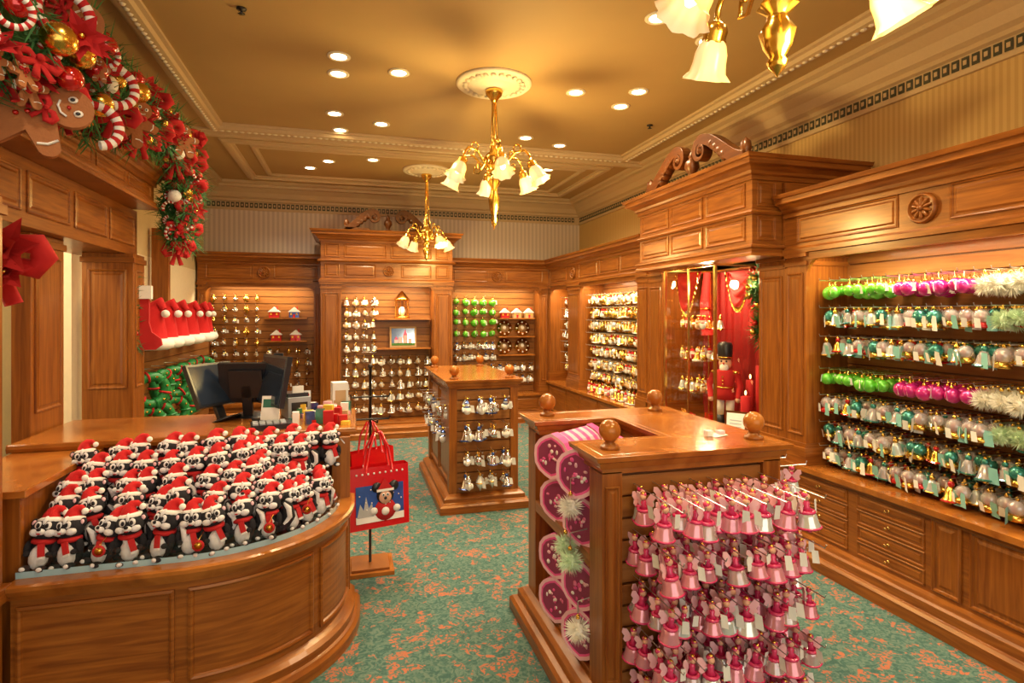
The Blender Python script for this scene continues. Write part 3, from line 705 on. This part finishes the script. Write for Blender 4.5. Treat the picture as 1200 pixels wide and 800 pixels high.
# ------------------------------------------------------------ curved counter
CX,CY,RR=-.70,3.36,.68; XS=-1.27
S1=CX-XS; S2=S1+RR*math.pi/2
def cmap(s,z,h):
    if s<S1: return (XS+s,CY-RR-h,z)
    if s<S2:
        a=-math.pi/2+(s-S1)/RR; return (CX+(RR+h)*math.cos(a),CY+(RR+h)*math.sin(a),z)
    return (CX+RR+h,CY+(s-S2),z)
def cpath(h=0,n=24):
    return [(XS,CY-RR-h)]+[(CX+(RR+h)*math.cos(-math.pi/2+math.pi/2*i/n),CY+(RR+h)*math.sin(-math.pi/2+math.pi/2*i/n)) for i in range(n+1)]+[(CX+RR+h,CY+.14)]
CH=.655
b=B()
P=cpath(); full=P+[(XS,CY+.14)]; n=len(full)
b.add([(x,y,0) for x,y in full]+[(x,y,CH-.04) for x,y in full],[tuple(range(n))[::-1],tuple(range(n,2*n))]+[(i,(i+1)%n,(i+1)%n+n,i+n) for i in range(n)],'wood_h')
b.sweep(P,[(-.01,0),(.075,0),(.075,.05),(.06,.07),(.045,.075),(.045,.11),(.025,.125),(0,.14),(-.01,.14)],'wood_h')
b.sweep(P,[(-.06,-.05),(.0,-.07),(.012,-.065),(.02,-.045),(.035,-.04),(.045,-.02),(.045,-.005),(.03,0),(-.06,0)],'wood_top',CH)
for s0,s1,k in ((.02,S1+.0,4),(S1+.05,S1+.60,12),(S1+.65,S2-.02,10)): b.panel(cmap,s0,s1,.17,CH-.095,'wood_h',n=k,prof=[(0,0),(0,.010),(.010,.014),(.018,.010),(.022,.001),(.035,.001)])
obj('curved_counter',b)
b=B()
pg=cpath(-.035); k=len(pg)
b.add([(x,y,CH) for x,y in pg]+[(x,y,CH+.026) for x,y in pg],[(i,i+1,i+1+k,i+k) for i in range(k-1)],'glass_edge',True)
b.add([(x,y,CH+.026) for x,y in pg]+[(x,y,CH+.085) for x,y in pg],[(i,i+1,i+1+k,i+k) for i in range(k-1)],'glass',True)
obj('glass_tray_rim',b)
b=B()
for j in range(5):
    pp=cpath(-.05-.11*j if j<4 else -.46); ff=pp+[(XS,CY+.1)]; n=len(ff); z0=CH-.04; z1=CH+.004+.052*j
    b.add([(x,y,z0) for x,y in ff]+[(x,y,z1) for x,y in ff],[tuple(range(n,2*n))]+[(i,(i+1)%n,(i+1)%n+n,i+n) for i in range(n)],'wood_dark')
obj('plush_riser',b)
# plush skunk with santa hat
def plush():
    b=B(); k='plush_black'; w='plush_white'
    b.sph((0,.004,.062),(.045,.042,.066),k,u=12,v=8); b.sph((0,-.020,.052),(.036,.034,.052),w,u=12,v=8)
    H=T(0,-.002,.160)@RX(-12)   # head tipped up
    b.sph((0,0,0),(.056,.046,.046),k,H,u=14,v=10)
    for s in(-1,1):
        b.sph((s*.026,-.028,-.016),(.022,.019,.016),w,H,u=10,v=7)
        b.sph((s*.018,-.041,.012),(.013,.008,.016),w,H,u=8,v=6); b.sph((s*.016,-.0475,.010),(.007,.004,.010),k,H,u=6,v=5)
        b.sph((s*.052,.004,.022),(.016,.009,.018),k,H,u=8,v=6); b.sph((s*.052,-.004,.022),(.009,.005,.011),'pink_pale',H,u=6,v=5)
        b.sph((s*.050,-.014,.084),(.014,.020,.032),k,u=8,v=6); b.sph((s*.040,-.036,.066),(.013,.014,.012),k,u=8,v=5)
        b.sph((s*.030,-.050,.012),(.020,.026,.013),k,u=8,v=5); b.sph((s*.030,-.070,.014),(.012,.008,.009),w,u=6,v=5)
    b.sph((0,-.048,-.014),(.017,.020,.013),w,H,u=10,v=6); b.sph((0,-.067,-.006),(.009,.006,.007),k,H,u=6,v=5)
    b.sph((0,-.060,-.022),(.009,.006,.004),'felt_red',H,u=6,v=4)
    b.sph((0,-.024,.028),(.008,.026,.022),w,H,u=8,v=6)
    # bushy striped tail curling up at the side
    b.tube([(.02,.04,.02),(.06,.05,.04),(.080,.045,.085),(.078,.03,.13),(.062,.02,.155)],[.012,.024,.030,.026,.010],8,k)
    b.tube([(.062,.030,.05),(.090,.022,.085),(.088,.010,.125),(.066,.008,.152)],[.008,.013,.013,.005],6,w)
    b.torus((0,-.002,.114),.036,.0115,'felt_red',n=14,seg=6)
    b.box(-.012,.012,-.004,.004,-.055,0,'felt_red',T(.012,-.052,.110)@RY(-14)@RX(-8)); b.box(-.013,.013,-.005,.005,-.061,-.051,w,T(.012,-.052,.110)@RY(-14)@RX(-8))
    Q=H@T(0,.012,.032)@RY(-6)@RX(2)
    b.torus((0,0,.002),.036,.0125,'pompom',Q,n=16,seg=6)
    b.tube([(0,0,0),(0,0,.020),(.004,.004,.036),(.016,.006,.048),(.032,.006,.048),(.046,.004,.036)],[.036,.033,.027,.020,.013,.008],10,'hat_red',Q)
    b.sph((.050,.002,.030),.014,'pompom',Q,u=8,v=6)
    return b
PL=plush(); b=B()
def rowpts(d,sp,s0=.05):
    out=[]; r=RR-d; L=S1+r*math.pi/2; s=s0
    while s<L-.02:
        if s<S1: out.append((XS+s,CY-r,0))
        else:
            a=-math.pi/2+(s-S1)/r; out.append((CX+r*math.cos(a),CY+r*math.sin(a),math.degrees(a)+90))
        s+=sp
    return out
for j,(d,z) in enumerate(((.10,CH+.006),(.205,CH+.06),(.315,CH+.11),(.42,CH+.165),(.53,CH+.215))):
    for (x,y,a) in rowpts(d,.110,s0=.05+.05*(j%2)):
        q=T(x,y,z)@RZ(a*.5-8+U(-24,24))@RX(U(-12,2))@RY(U(-10,10))@SC(U(.88,.99))
        b.merge(PL,q)
    if j==4:
        for x in (-.54,-.43,-.32,-.21,-.11): b.merge(PL,T(x,3.40,z-.03+U(-.02,.02))@RZ(U(-15,20))@SC(.93))
    if j==3:
        for x,y in ((-.46,3.29),(-.36,3.30),(-.26,3.28)): b.merge(PL,T(x,y,z+.0)@RZ(U(-10,25))@SC(.93))
for x,y,z in ((-.98,2.70,.74),(-.62,2.71,.72),(-.35,2.79,.74),(-.2,2.94,.76)):
    Q=T(x,y,z)@RX(90); b.lathe([(.024,0),(.024,.003),(0,.003)],14,'felt_red',Q); b.lathe([(.016,.003),(0,.004)],12,'gold',Q); b.tube([(x,y,z+.02),(x+.01,y+.05,z+.04)],.0015,4,'gold')
obj('plush_toy_pile',b)
# checkout counter
b=B()
b.box(-1.62,-.02,3.52,4.15,0,1.0,'wood_v'); b.box(-1.66,.02,3.48,4.2,1.0,1.04,'wood_top')
b.sweep([(-1.66,3.48),(.02,3.48),(.02,4.2)],[(0,0),(.012,.0),(.018,.02),(.012,.04),(0,.04)],'wood_top',1.0)
b.panel(flat(0,3.52),-.3,-.05,.70,.96,'wood_v',k=.6)
b.box(-1.62,XS,2.75,3.52,0,.97,'wood_v'); b.box(-1.64,XS+.03,2.72,3.5,.97,1.0,'wood_top')
b.box(-.1,.0,3.42,3.56,0,1.0,'wood_v')
obj('checkout_counter',b,.003)
def monitor(M,w=.36,h=.28):
    b=B(); b.box(-w/2,w/2,-.012,.02,.10,.10+h,'plastic_black'); b.box(-w/2+.015,w/2-.015,-.0135,-.011,.115,.085+h,'screen'); b.box(-w*.3,w*.3,.02,.045,.14,.06+h,'plastic_black')
    b.box(-.03,.03,.02,.045,.02,.22,'plastic_black'); b.lathe([(.11,0),(.11,.008),(.05,.02),(0,.02)],20,'plastic_black',T(0,.03,0)); obj('computer_monitor',b,.002,M=M)
monitor(T(-.74,3.95,1.04)@RZ(58)@RX(-24),.36,.28); monitor(T(-.50,3.82,1.04)@RZ(-62)@RX(-10),.38,.31); monitor(T(-.62,4.05,1.04)@RZ(170)@RX(-12),.34,.26)
b=B(); b.box(-.07,.07,-.09,.09,0,.13,'plastic_grey'); b.box(-.065,.065,-.06,.08,.13,.155,'plastic_black'); b.box(-.035,.035,-.055,-.05,.12,.2,'paper'); b.box(-.05,.05,-.092,-.09,.02,.1,'plastic_black'); obj('receipt_printer',b,.003,M=T(-.34,3.98,1.04)@RZ(20))
b=B(); b.box(-.11,.11,-.07,.07,0,.03,'plastic_black')
for i in range(4):
    for j in range(5): b.box(-.1+j*.037,-.072+j*.037,-.06+i*.03,-.036+i*.03,.03,.038,'plastic_grey')
obj('card_terminal',b,M=T(-.44,3.60,1.04)@RZ(10))
b=B(); 
for s in (0,1): b.box(-.055,.055,-.002,.002,0,.16,'paper' if s else 'white',T(-.47+.17*s,3.75+.2*s,1.045)@RZ(-15+20*s)@RX(-12)); b.box(-.045,.045,-.004,-.002,.09,.14,'felt_red' if s else 'teal_ball',T(-.47+.17*s,3.75+.2*s,1.045)@RZ(-15+20*s)@RX(-12)); b.box(-.055,.055,-.03,.03,0,.006,'white',T(-.47+.17*s,3.76+.2*s,1.04)@RZ(-15+20*s))
obj('counter_sign',b)
b=B()
for i in range(48):
    c=random.choice(['yellow','white','bag_red','blue_ball','tan_box','pink_pale','paper','teal_ball','felt_red','plastic_black']); x=-.34+U(0,.32); y=3.58+U(0,.55); h=U(.02,.09); w=U(.014,.032)
    b.box(-w,w,-.015,.015,0,h,c,T(x,y,1.04)@RZ(U(-30,30)))
b.box(-.05,.05,-.05,.05,0,.20,'paper',T(-.07,4.08,1.04)@RZ(10)); b.box(-.035,.035,-.053,-.05,.05,.15,'tan_box',T(-.07,4.08,1.04)@RZ(10))
b.tube([(-.46,4.12,1.04),(-.46,4.12,1.42)],.008,6,'steel'); b.box(-.49,-.43,4.11,4.13,1.36,1.44,'plastic_black')
obj('leaflet_and_sweets_group',b)
# ------------------------------------------------------------ bag stand
b=B(); bx,by=.13,3.98
b.box(bx-.15,bx+.15,by-.15,by+.15,0,.025,'wood_top'); b.box(bx-.12,bx+.12,by-.12,by+.12,.025,.04,'wood_h'); b.tube([(bx,by,.04),(bx,by,1.34)],.009,8,'dark_metal'); b.sph((bx,by,1.35),.016,'dark_metal')
for z in (1.0,1.15): b.tube([(bx-.13,by-.03,z+.02),(bx-.12,by-.03,z),(bx+.12,by-.03,z),(bx+.13,by-.03,z+.02)],.006,6,'dark_metal')
b.tube([(bx,by,1.0),(bx+.04,by-.16,1.0),(bx+.04,by-.17,1.02)],.006,6,'dark_metal')
obj('bag_display_stand',b)
def bag(M,pic=True):
    b=B(); w,d,h=.36,.12,.36
    v=[(-w/2,-d/2,0),(w/2,-d/2,0),(w/2,d/2,0),(-w/2,d/2,0),(-w/2,-d*.3,h),(w/2,-d*.3,h),(w/2,d*.3,h),(-w/2,d*.3,h)]
    b.add(v,[(0,3,2,1),(0,1,5,4),(1,2,6,5),(2,3,7,6),(3,0,4,7)],'bag_red')
    Q=RX(-3.8)@T(0,-d/2-.002,0)
    if pic:
        b.box(-.145,.145,-.002,0,.035,.25,'bag_blue',Q); b.box(-.145,.145,-.004,0,.035,.075,'white',Q)
        b.prism([(-.14,.07),(-.12,.15),(-.10,.11),(-.085,.19),(-.07,.12),(-.05,.15),(-.04,.07)],.004,'glassy',Q@T(0,-.003,0))
        def disc(x,z,r,m,o): b.lathe([(r,0),(r,.002),(0,.003)],16,m,Q@T(x,-.004-o,z)@RX(90))
        disc(.03,.10,.065,'felt_red',0); disc(.03,.185,.052,'plastic_black',.002); disc(-.02,.235,.030,'plastic_black',.001); disc(.085,.235,.030,'plastic_black',.001); disc(.03,.172,.038,'skin',.004); disc(.03,.09,.024,'white',.003)
        disc(-.04,.10,.022,'white',.004); disc(.10,.10,.022,'white',.004)
        b.prism([(-.02,.215),(.08,.215),(.025,.285)],.004,'felt_red',Q@T(0,-.01,0)); b.box(-.022,.082,-.014,-.01,.208,.222,'white',Q)
        disc(.018,.188,.010,'white',.008); disc(.044,.188,.010,'white',.008); disc(.03,.168,.009,'plastic_black',.008); disc(.018,.188,.005,'plastic_black',.010); disc(.044,.188,.005,'plastic_black',.010)
        for i in range(12): disc(U(-.13,.13),U(.1,.24),.004,'white',.001)
        for i in range(9): disc(-.14+i*.035,.32,.006,'white',0)
    for y in (-d*.3,d*.3):
        b.tube([(-.08,y,h-.03),(-.06,y,h+.1),(-.02,y*.3,h+.2),(.02,y*.3,h+.2),(.06,y,h+.1),(.08,y,h-.03)],.008,6,'bag_red')
    obj('gift_bag',b,M=M)
bag(T(bx+.04,by-.18,.35)@RZ(14)@SC(1.06)); bag(T(bx-.0,by+.02,.46)@RZ(32)@SC(.92),False)

# ------------------------------------------------------------ left portal
b=B()
def pil_left(x0,x1,y0,y1,z1):
    b.box(x0,x1,y0,y1,0,z1,'wood_v')
    if x1-x0>.15: b.panel(flat(0,y0),x0+.04,x1-.04,1.15,z1-.12,'wood_v',k=.6)
    if y1-y0>.15: b.panel(flat(x1,0,(0,1)),y0+.04,y1-.04,1.15,z1-.12,'wood_v',k=.5)
    b.box(x0-.015,x1+.02,y0-.02,y1+.02,0,.2,'wood_h'); b.box(x0-.01,x1+.012,y0-.012,y1+.012,z1-.07,z1-.03,'wood_h')
pil_left(-1.66,-1.285,2.44,2.66,2.15)
b.box(-1.68,-1.265,2.42,2.68,.60,.66,'wood_h')
pil_left(-1.77,-1.68,3.74,4.12,2.15); pil_left(-1.88,-1.55,4.88,5.12,2.15)
b.box(-2.0,-1.60,2.40,5.12,2.15,2.5,'wood_h')
fr=flat(-1.60,0,(0,1))
for i in range(5): b.panel(fr,2.46+i*.53,2.93+i*.53,2.22,2.44,'wood_h',k=.6)
hp=[(-2.0,2.36),(-1.45,2.36),(-1.45,5.0),(-2.0,5.0)]
b.box(-2.0,-1.45,2.36,5.0,2.5,2.76,'wood_h')
b.sweep(hp,[(0,0),(.03,0),(.03,.02),(.015,.04),(.02,.05),(0,.06)],'wood_h',2.5)
b.sweep(hp,[(o*1.1,z) for o,z in CORN],'wood_h',2.70)
fr=flat(-1.45,0,(0,1))
for i in range(5): b.panel(fr,2.42+i*.51,2.87+i*.51,2.58,2.66,'wood_h',k=.4)
obj('entrance_portal',b,.003)
b=B(); Ml=T(-1.86,5.3,0)@RZ(90)
slats(b,0,3.35,.0,.05,1.78,.1); b.box(0,3.35,-.03,.135,1.78,1.83,'wood_h'); b.box(0,.06,-.03,.135,0,1.78,'wood_v'); b.box(1.5,1.58,-.02,.135,1.83,2.6,'wood_v'); b.box(0,3.35,.03,.135,0,1.78,'wood_v')
obj('peg_display_panel',b,M=Ml)
def santahat():
    b=B()
    b.torus((0,0,0),.115,.044,'pompom',n=18,seg=8)
    b.tube([(0,0,0),(0,0,.1),(.01,0,.2),(.035,0,.29),(.075,.0,.33),(.11,0,.27)],[.115,.105,.082,.055,.034,.020],12,'hat_red'); b.sph((.12,0,.235),.030,'pompom',u=10,v=8)
    return b
SH=santahat(); b=B()
for i,(x,y,z) in enumerate(((-1.66,5.66,1.44),(-1.66,5.98,1.44),(-1.66,6.36,1.44),(-1.66,6.78,1.44),(-1.66,7.25,1.44),(-1.72,7.7,1.44))):
    b.merge(SH,T(x,y,z)@RZ(U(-30,10))@SC(1.12)); b.tube([(-1.86,y,z+.33),(x,y,z+.33)],.005,5,'steel')
obj('santa_hat_display',b)
b=B()
for y in (5.65,5.95,6.3,6.7,7.2,7.7):
    for z in (1.04,.75):
        Q=T(-1.68+U(-.03,.03),y,z)@RZ(U(30,75))@RX(90)@RZ(U(0,60)); R0=.12
        b.torus((0,0,0),R0,.042,'wreath_green',Q,n=20,seg=7)
        for k in range(6): b.torus((0,0,0),.045,.010,'felt_red' if k%2 else 'wreath_green',Q@RZ(k*60)@T(R0,0,0)@RX(90),n=10,seg=4)
        for k in range(6): b.sph((R0*math.cos(k*1.05+.5),R0*math.sin(k*1.05+.5),.04),.012,'gold',Q,u=6,v=4)
    b.tube([(-1.86,y,1.20),(-1.62,y,1.20)],.005,5,'steel')
obj('christmas_wreath_display',b)
# stocking
b=B(); Q=T(-1.60,5.02,1.46)@RZ(10)@SC(.85)
st=[(0,.5),(.13,.5),(.13,.2),(.15,.12),(.22,.06),(.23,0),(.18,-.04),(.07,-.04),(.0,.04),(-.02,.18)]
b.prism(st,.08,'felt_red',Q); b.box(-.02,.15,-.055,.055,.42,.54,'pompom',Q); b.torus((0,0,0),.03,.006,'gold',Q@T(.02,0,.56)@RX(90),n=10,seg=4)
for t in range(16): needles(b,Q@Vector((-.02+.01*t*.3,-.07,.65-.045*t)),.05,22,'fir',.06)
for t in range(8): b.sph(tuple(Q@Vector((U(-.05,.06),-.10,.6-.07*t))),.022,random.choice(['red_ball','gold']),u=8,v=6)
obj('christmas_stocking',b)
def bow(b,M,m='felt_red',s=1):
    for sx in (-1,1):
        pts=[(0,0,0),(sx*.06,-.02,.05),(sx*.13,-.01,.05),(sx*.15,0,0),(sx*.12,.01,-.045),(sx*.05,.0,-.03),(0,0,0)]
        b.tube(pts,[.02,.035,.045,.045,.04,.03,.015],8,m,M@SC(s,s*.8,s))
        b.tube([(0,0,0),(sx*.03,-.01,-.09),(sx*.06,-.01,-.18)],[.015,.025,.03],8,m,M@SC(s,s*.5,s))
    b.sph((0,-.02,0),.03*s,m,M,u=8,v=6)
def poins(b,M,s,m='felt_red'):
    for L,n,tl in ((.1,7,20),(.07,6,45)):
        for i in range(n):
            a=i*360/n+tl; Q=M@RZ(a)@RX(tl)@SC(s)
            b.add([(0,0,0),(-.026,L*.45,.008),(0,L,0),(.026,L*.45,.008)],[(0,1,2),(0,2,3)],m,False,Q)
    b.sph((0,0,.02*s),(.014*s,.014*s,.01*s),'gold',M,u=6,v=4)
b=B(); bow(b,T(-1.53,3.1,1.96)@RZ(10),s=1.2); b.tube([(-1.53,3.1,1.98),(-1.63,3.1,2.2)],.01,5,'felt_red'); poins(b,T(-1.47,3.05,1.98)@RX(80),1.7); poins(b,T(-1.46,3.05,1.88)@RX(70),1.3)
b.tube([(-1.56,3.1,1.9),(-1.58,3.11,1.6),(-1.56,3.1,1.3)],[.02,.025,.02],6,'gold')
obj('ribbon_bow',b)
# ------------------------------------------------------------ garland
def ginger(b,M,s):
    M=M@SC(s)
    out=[]
    def arc(cx,cz,r,a0,a1,n=7):
        for i in range(n+1):
            a=math.radians(a0+(a1-a0)*i/n); out.append((cx+r*math.cos(a),cz+r*math.sin(a)))
    arc(0,.17,.085,-50,230,16); arc(-.15,.045,.042,120,270); out.append((-.07,-.01)); arc(-.075,-.16,.048,150,330); out.append((0,-.09)); arc(.075,-.16,.048,210,390); out.append((.07,-.01)); arc(.15,.045,.042,-90,60)
    b.prism(out,.045,'ginger',M)
    for x in (-.03,.03): b.sph((x,-.026,.19),(.016,.006,.018),'white',M,u=8,v=5); b.sph((x,-.032,.188),(.008,.004,.01),'plastic_black',M,u=6,v=4)
    b.sph((0,-.028,.165),(.01,.008,.008),'red_ball',M,u=6,v=4)
    b.tube([(-.035,-.026,.145),(-.015,-.028,.13),(.015,-.028,.13),(.035,-.026,.145)],.005,5,'white',M)
    for z in (.06,.02,-.02): b.sph((0,-.028,z),.012,'red_ball',M,u=6,v=4)
    for x in (-.13,.13): b.tube([(x,-.024,.085),(x+.01,-.026,.045),(x,-.024,.01)],.006,5,'white',M)
    for x in (-.08,.08): b.tube([(x-.035,-.024,-.13),(x,-.026,-.12),(x+.035,-.024,-.13)],.006,5,'white',M)
    bow(b,M@T(0,-.04,.085),'felt_red',.35)
def candy(b,M,R_=.11,r=.022,arc=300,s=1):
    n=18
    for i in range(n):
        a0,a1=math.radians(arc*i/n),math.radians(arc*(i+1)/n)
        b.tube([(R_*math.cos(a)*s,0,R_*math.sin(a)*s) for a in (a0,(a0+a1)/2,a1)],r,7,'felt_red' if i%2 else 'white',M,cap=False)
G=[(-1.36,2.35,2.78,.26),(-1.34,3.0,2.84,.27),(-1.33,3.5,2.86,.22),(-1.31,4.0,2.93,.18),(-1.30,4.5,2.97,.16),(-1.29,4.95,2.95,.16),(-1.31,5.15,2.75,.16),(-1.33,5.17,2.5,.15),(-1.35,5.17,2.28,.11)]
def gp(t):
    t*=len(G)-1; i=min(int(t),len(G)-2); f_=t-i; return [G[i][k]*(1-f_)+G[i+1][k]*f_ for k in range(4)]
b=B(); random.seed(11)
b.tube([tuple(g[:3]) for g in G],[g[3]*.45 for g in G],8,'fir')
for i in range(900):
    x,y,z,r=gp(random.random()); d=Vector((U(-.5,1),U(-1,1),U(-1,1))).normalized()*r*U(.5,1.12); needles(b,(x+d.x,y+d.y,z+d.z),.05,16,random.choice(['fir','fir2','fir']),.10)
for i in range(270):
    x,y,z,r=gp(random.random()**1.1); d=Vector((U(-.1,1),U(-1,.3),U(-1,1))).normalized(); p=Vector((x,y,z))+d*r*U(.8,1.1); q=random.random(); Q=T(*p)@RZ(U(0,60))@RX(U(-30,30))
    if q<.46: b.sph(tuple(p),U(.02,.048),random.choice(['red_ball','gold','red_ball','gold','white']),u=14,v=10)
    elif q<.62: poins(b,Q@RX(80),U(.7,1.1))
    elif q<.82: candy(b,Q@RZ(U(-40,40))@RY(U(0,360)),U(.03,.06),.012,U(200,340))
    elif q<.87: ginger(b,Q,U(.22,.34))
    else: bow(b,Q,'felt_red',U(.4,.7))
ginger(b,T(-1.26,2.74,2.50)@RZ(22)@RY(72),.95); ginger(b,T(-1.22,2.80,2.98)@RZ(22)@RY(105),.85); ginger(b,T(-1.12,3.55,2.72)@RZ(30)@RY(20),.55); ginger(b,T(-1.12,4.5,2.90)@RZ(30),.5)
for (y,z,r,m) in ((2.66,2.78,.065,'gold'),(2.84,2.80,.06,'gold'),(3.1,2.95,.055,'red_ball'),(3.05,2.66,.055,'gold'),(3.55,2.90,.055,'gold'),(3.0,2.80,.05,'red_ball'),(3.4,2.75,.05,'gold'),(2.75,2.66,.05,'red_ball')): b.sph((-1.10,y,z),r,m,u=18,v=12)
for (y,z,a) in ((2.7,2.9,0),(3.2,2.80,120),(3.0,2.55,80)): candy(b,T(-1.10,y,z)@RZ(35)@RY(a),.09,.022,230)
obj('christmas_garland',b)

# ------------------------------------------------------------ chandeliers
def chandelier(x,y,zs,zf,r,angs,sc=1):
    b=B(); hub=zs+.18*sc
    Q=T(x,y,0)
    b.lathe([(.31,ZC),(.31,ZC-.015),(.29,ZC-.03),(.27,ZC-.02),(.2,ZC-.025),(.18,ZC-.04),(.15,ZC-.03),(.1,ZC-.045),(.07,ZC-.06),(0,ZC-.06)],36,'white_plaster',Q)
    for i in range(24): a=i*math.pi/12; b.sph((x+.235*math.cos(a),y+.235*math.sin(a),ZC-.03),(.026,.026,.016),'white_plaster',u=6,v=4)
    b.lathe([(.02,ZC-.16),(.03,ZC-.14),(.065,ZC-.10),(.075,ZC-.07),(.06,ZC-.055)],16,'gold',Q)
    b.tube([(x,y,ZC-.1),(x,y,hub)],.011,8,'gold')
    L=ZC-.16-hub
    for i in range(3):
        a=i*2.094; b.tube([(x+.015*math.cos(a),y+.015*math.sin(a),ZC-.16),(x+.03*math.cos(a),y+.03*math.sin(a),hub+L*.4),(x+.055*math.cos(a),y+.055*math.sin(a),hub+.06)],.008,6,'gold')
    b.lathe([(.012,hub+.22),(.03,hub+.2),(.02,hub+.17),(.03,hub+.12),(.07,hub+.08),(.09,hub+.05),(.06,hub+.02),(.07,hub-.02),(.04,hub-.06),(.03,hub-.09)],16,'gold',Q)
    h=hub-.09-zf
    b.lathe([(.03,hub-.09),(.05,hub-.09-h*.12),(.025,hub-.09-h*.22),(.03,hub-.09-h*.3),(.045,hub-.09-h*.42),(.036,hub-.09-h*.62),(.02,hub-.09-h*.75),(.028,hub-.09-h*.8),(.022,hub-.09-h*.88),(.006,hub-.09-h*.95),(0,zf)],16,'gold',Q,fl=.12,fn=8)
    for i in range(8):
        a=i*math.pi/4; b.sph((x+.06*math.cos(a),y+.06*math.sin(a),hub+.0),(.025,.025,.05),'gold',u=8,v=5)
    R0=r
    for a in angs:
        r=R0
        if isinstance(a,tuple): a,r=a
        M=Q@RZ(a); tl=28
        b.tube([(.03,0,hub-.02),(r*.3,0,hub+.0),(r*.55,0,hub+.09*sc),(r*.8,0,hub+.10*sc),(r*.93,0,hub+.05*sc),(r*.96,0,hub-.01*sc)],.010,8,'gold',M)
        b.tube([(r*.3,0,hub),(r*.42,0,hub-.06*sc),(r*.55,0,hub-.05*sc),(r*.52,0,hub),(r*.46,0,hub-.01)],.007,6,'gold',M)
        b.torus((0,0,0),.03*sc,.007,'gold',M@T(r*.6,0,hub+.12*sc)@RX(90),n=12,seg=5)
        N=M@T(r*.96,0,hub-.005*sc)@RY(-tl)
        b.lathe([(.012,.02),(.03,.012),(.038,-.01),(.036,-.035),(.04,-.045)],12,'gold',N@SC(sc),fl=.1,fn=6)
        b.lathe([(.028,-.03),(.046,-.055),(.056,-.085),(.058,-.115),(.064,-.145),(.082,-.168)],32,'shade',N@SC(sc),fl=.10,fn=8)
        b.sph((0,0,-.10),(.022,.022,.035),'bulb',N@SC(sc),u=8,v=6)
    return obj('chandelier',b)
AN=90-15.7
chandelier(1.14,4.60,2.74,2.39,.33,[AN+k*60+12 for k in range(6)],sc=1.02)
chandelier(.97,7.62,2.55,2.40,.29,[AN+k*90+40 for k in range(4)],sc=1.0)
chandelier(1.15,1.35,2.50,2.36,.34,[(AN+8,.36),(AN-88,.30),(AN+92,.20),(AN+180,.3)],sc=.98)
for (x,y,z,w) in ((1.14,4.60,2.50,95),(.97,7.45,2.5,42),(1.15,1.35,2.45,42)):
    light('POINT','chandelier_light',(x+.16,y-.16,z),w,(1,.72,.27),.12)
DL=[(1.9,3.3),(2.39,3.48),(1.86,4.6),(2.37,4.44),(2.38,4.8),(-.08,4.43),(-.09,4.75),(.37,4.6),(-.14,5.7),(.3,5.89),(-.26,7.5),(.27,7.28),(1.82,5.93),(2.27,6.1),(1.8,7.4),(2.4,7.6),(-.1,6.2),(-.5,1.9),(1.9,2.0),(.3,1.5),(2.4,1.6),(2.5,7.15),(-.5,7.9)]
b=B()
for x,y in DL:
    b.lathe([(.085,ZC),(.085,ZC-.006),(.07,ZC-.012),(.062,ZC-.010),(.055,ZC-.003)],20,'white_plaster',T(x,y,0)); b.lathe([(.056,ZC-.005),(0,ZC-.005)],16,'lamp_glow',T(x,y,0))
obj('recessed_downlights',b)
for x,y in DL: light('SPOT','downlight_beam',(x,y,ZC-.03),54,(1,.82,.56),.05,spot=140)
b=B()
for x,y in ((-.65,3.9),(2.9,5.2),(.1,6.9),(1.6,6.9)): b.lathe([(.03,ZC),(.03,ZC-.008),(.008,ZC-.012),(.008,ZC-.03),(.022,ZC-.034),(0,ZC-.036)],10,'dark_metal',T(x,y,0))
obj('ceiling_sprinklers',b)
def strip(name,loc,L,rotz,p): light('AREA',name,loc,p,(1,.79,.50),(L,.04),rot=(0,0,rotz))  # unseen area lights added under the headers to brighten the ornaments
strip('cabinet_fill',(3.14,1.75,2.12),2.9,math.radians(90),32)
strip('cabinet_fill',(3.14,6.55,2.12),1.5,math.radians(90),21)
strip('cabinet_fill',(3.14,8.2,2.12),.6,math.radians(90),9)
strip('cabinet_fill',(-1.2,8.78,2.12),1.2,0,12)
strip('cabinet_fill',(2.2,8.78,2.12),1.2,0,13)
strip('cabinet_fill',(.5,8.18,2.12),1.1,0,21)
light('POINT','vitrine_light',(3.12,4.55,2.0),24,(1,.68,.36),.04)
light('POINT','vitrine_light',(3.15,3.95,1.95),12,(1,.68,.36),.04)
light('POINT','hallway_fill',(-2.8,3.6,2.6),80,(1,.85,.6),.2); light('POINT','hallway_fill',(-2.8,5.0,2.6),50,(1,.85,.6),.2)  # unseen point lights added to brighten the cream behind the openings
# world
w=bpy.data.worlds.new('world'); scene.world=w; w.use_nodes=True
w.node_tree.nodes['Background'].inputs[0].default_value=(1,.88,.72,1); w.node_tree.nodes['Background'].inputs[1].default_value=1.8
cd=bpy.data.cameras.new('camera'); cd.sensor_width=36; cd.lens=20.25; cd.shift_y=-32/1200; cd.clip_start=.05
co=bpy.data.objects.new('camera',cd); scene.collection.objects.link(co); co.location=(0,0,1.7); co.rotation_euler=(math.radians(90),0,math.radians(-15.7)); scene.camera=co
scene.view_settings.view_transform='Standard'; scene.view_settings.look='None'
scene.view_settings.exposure=.2
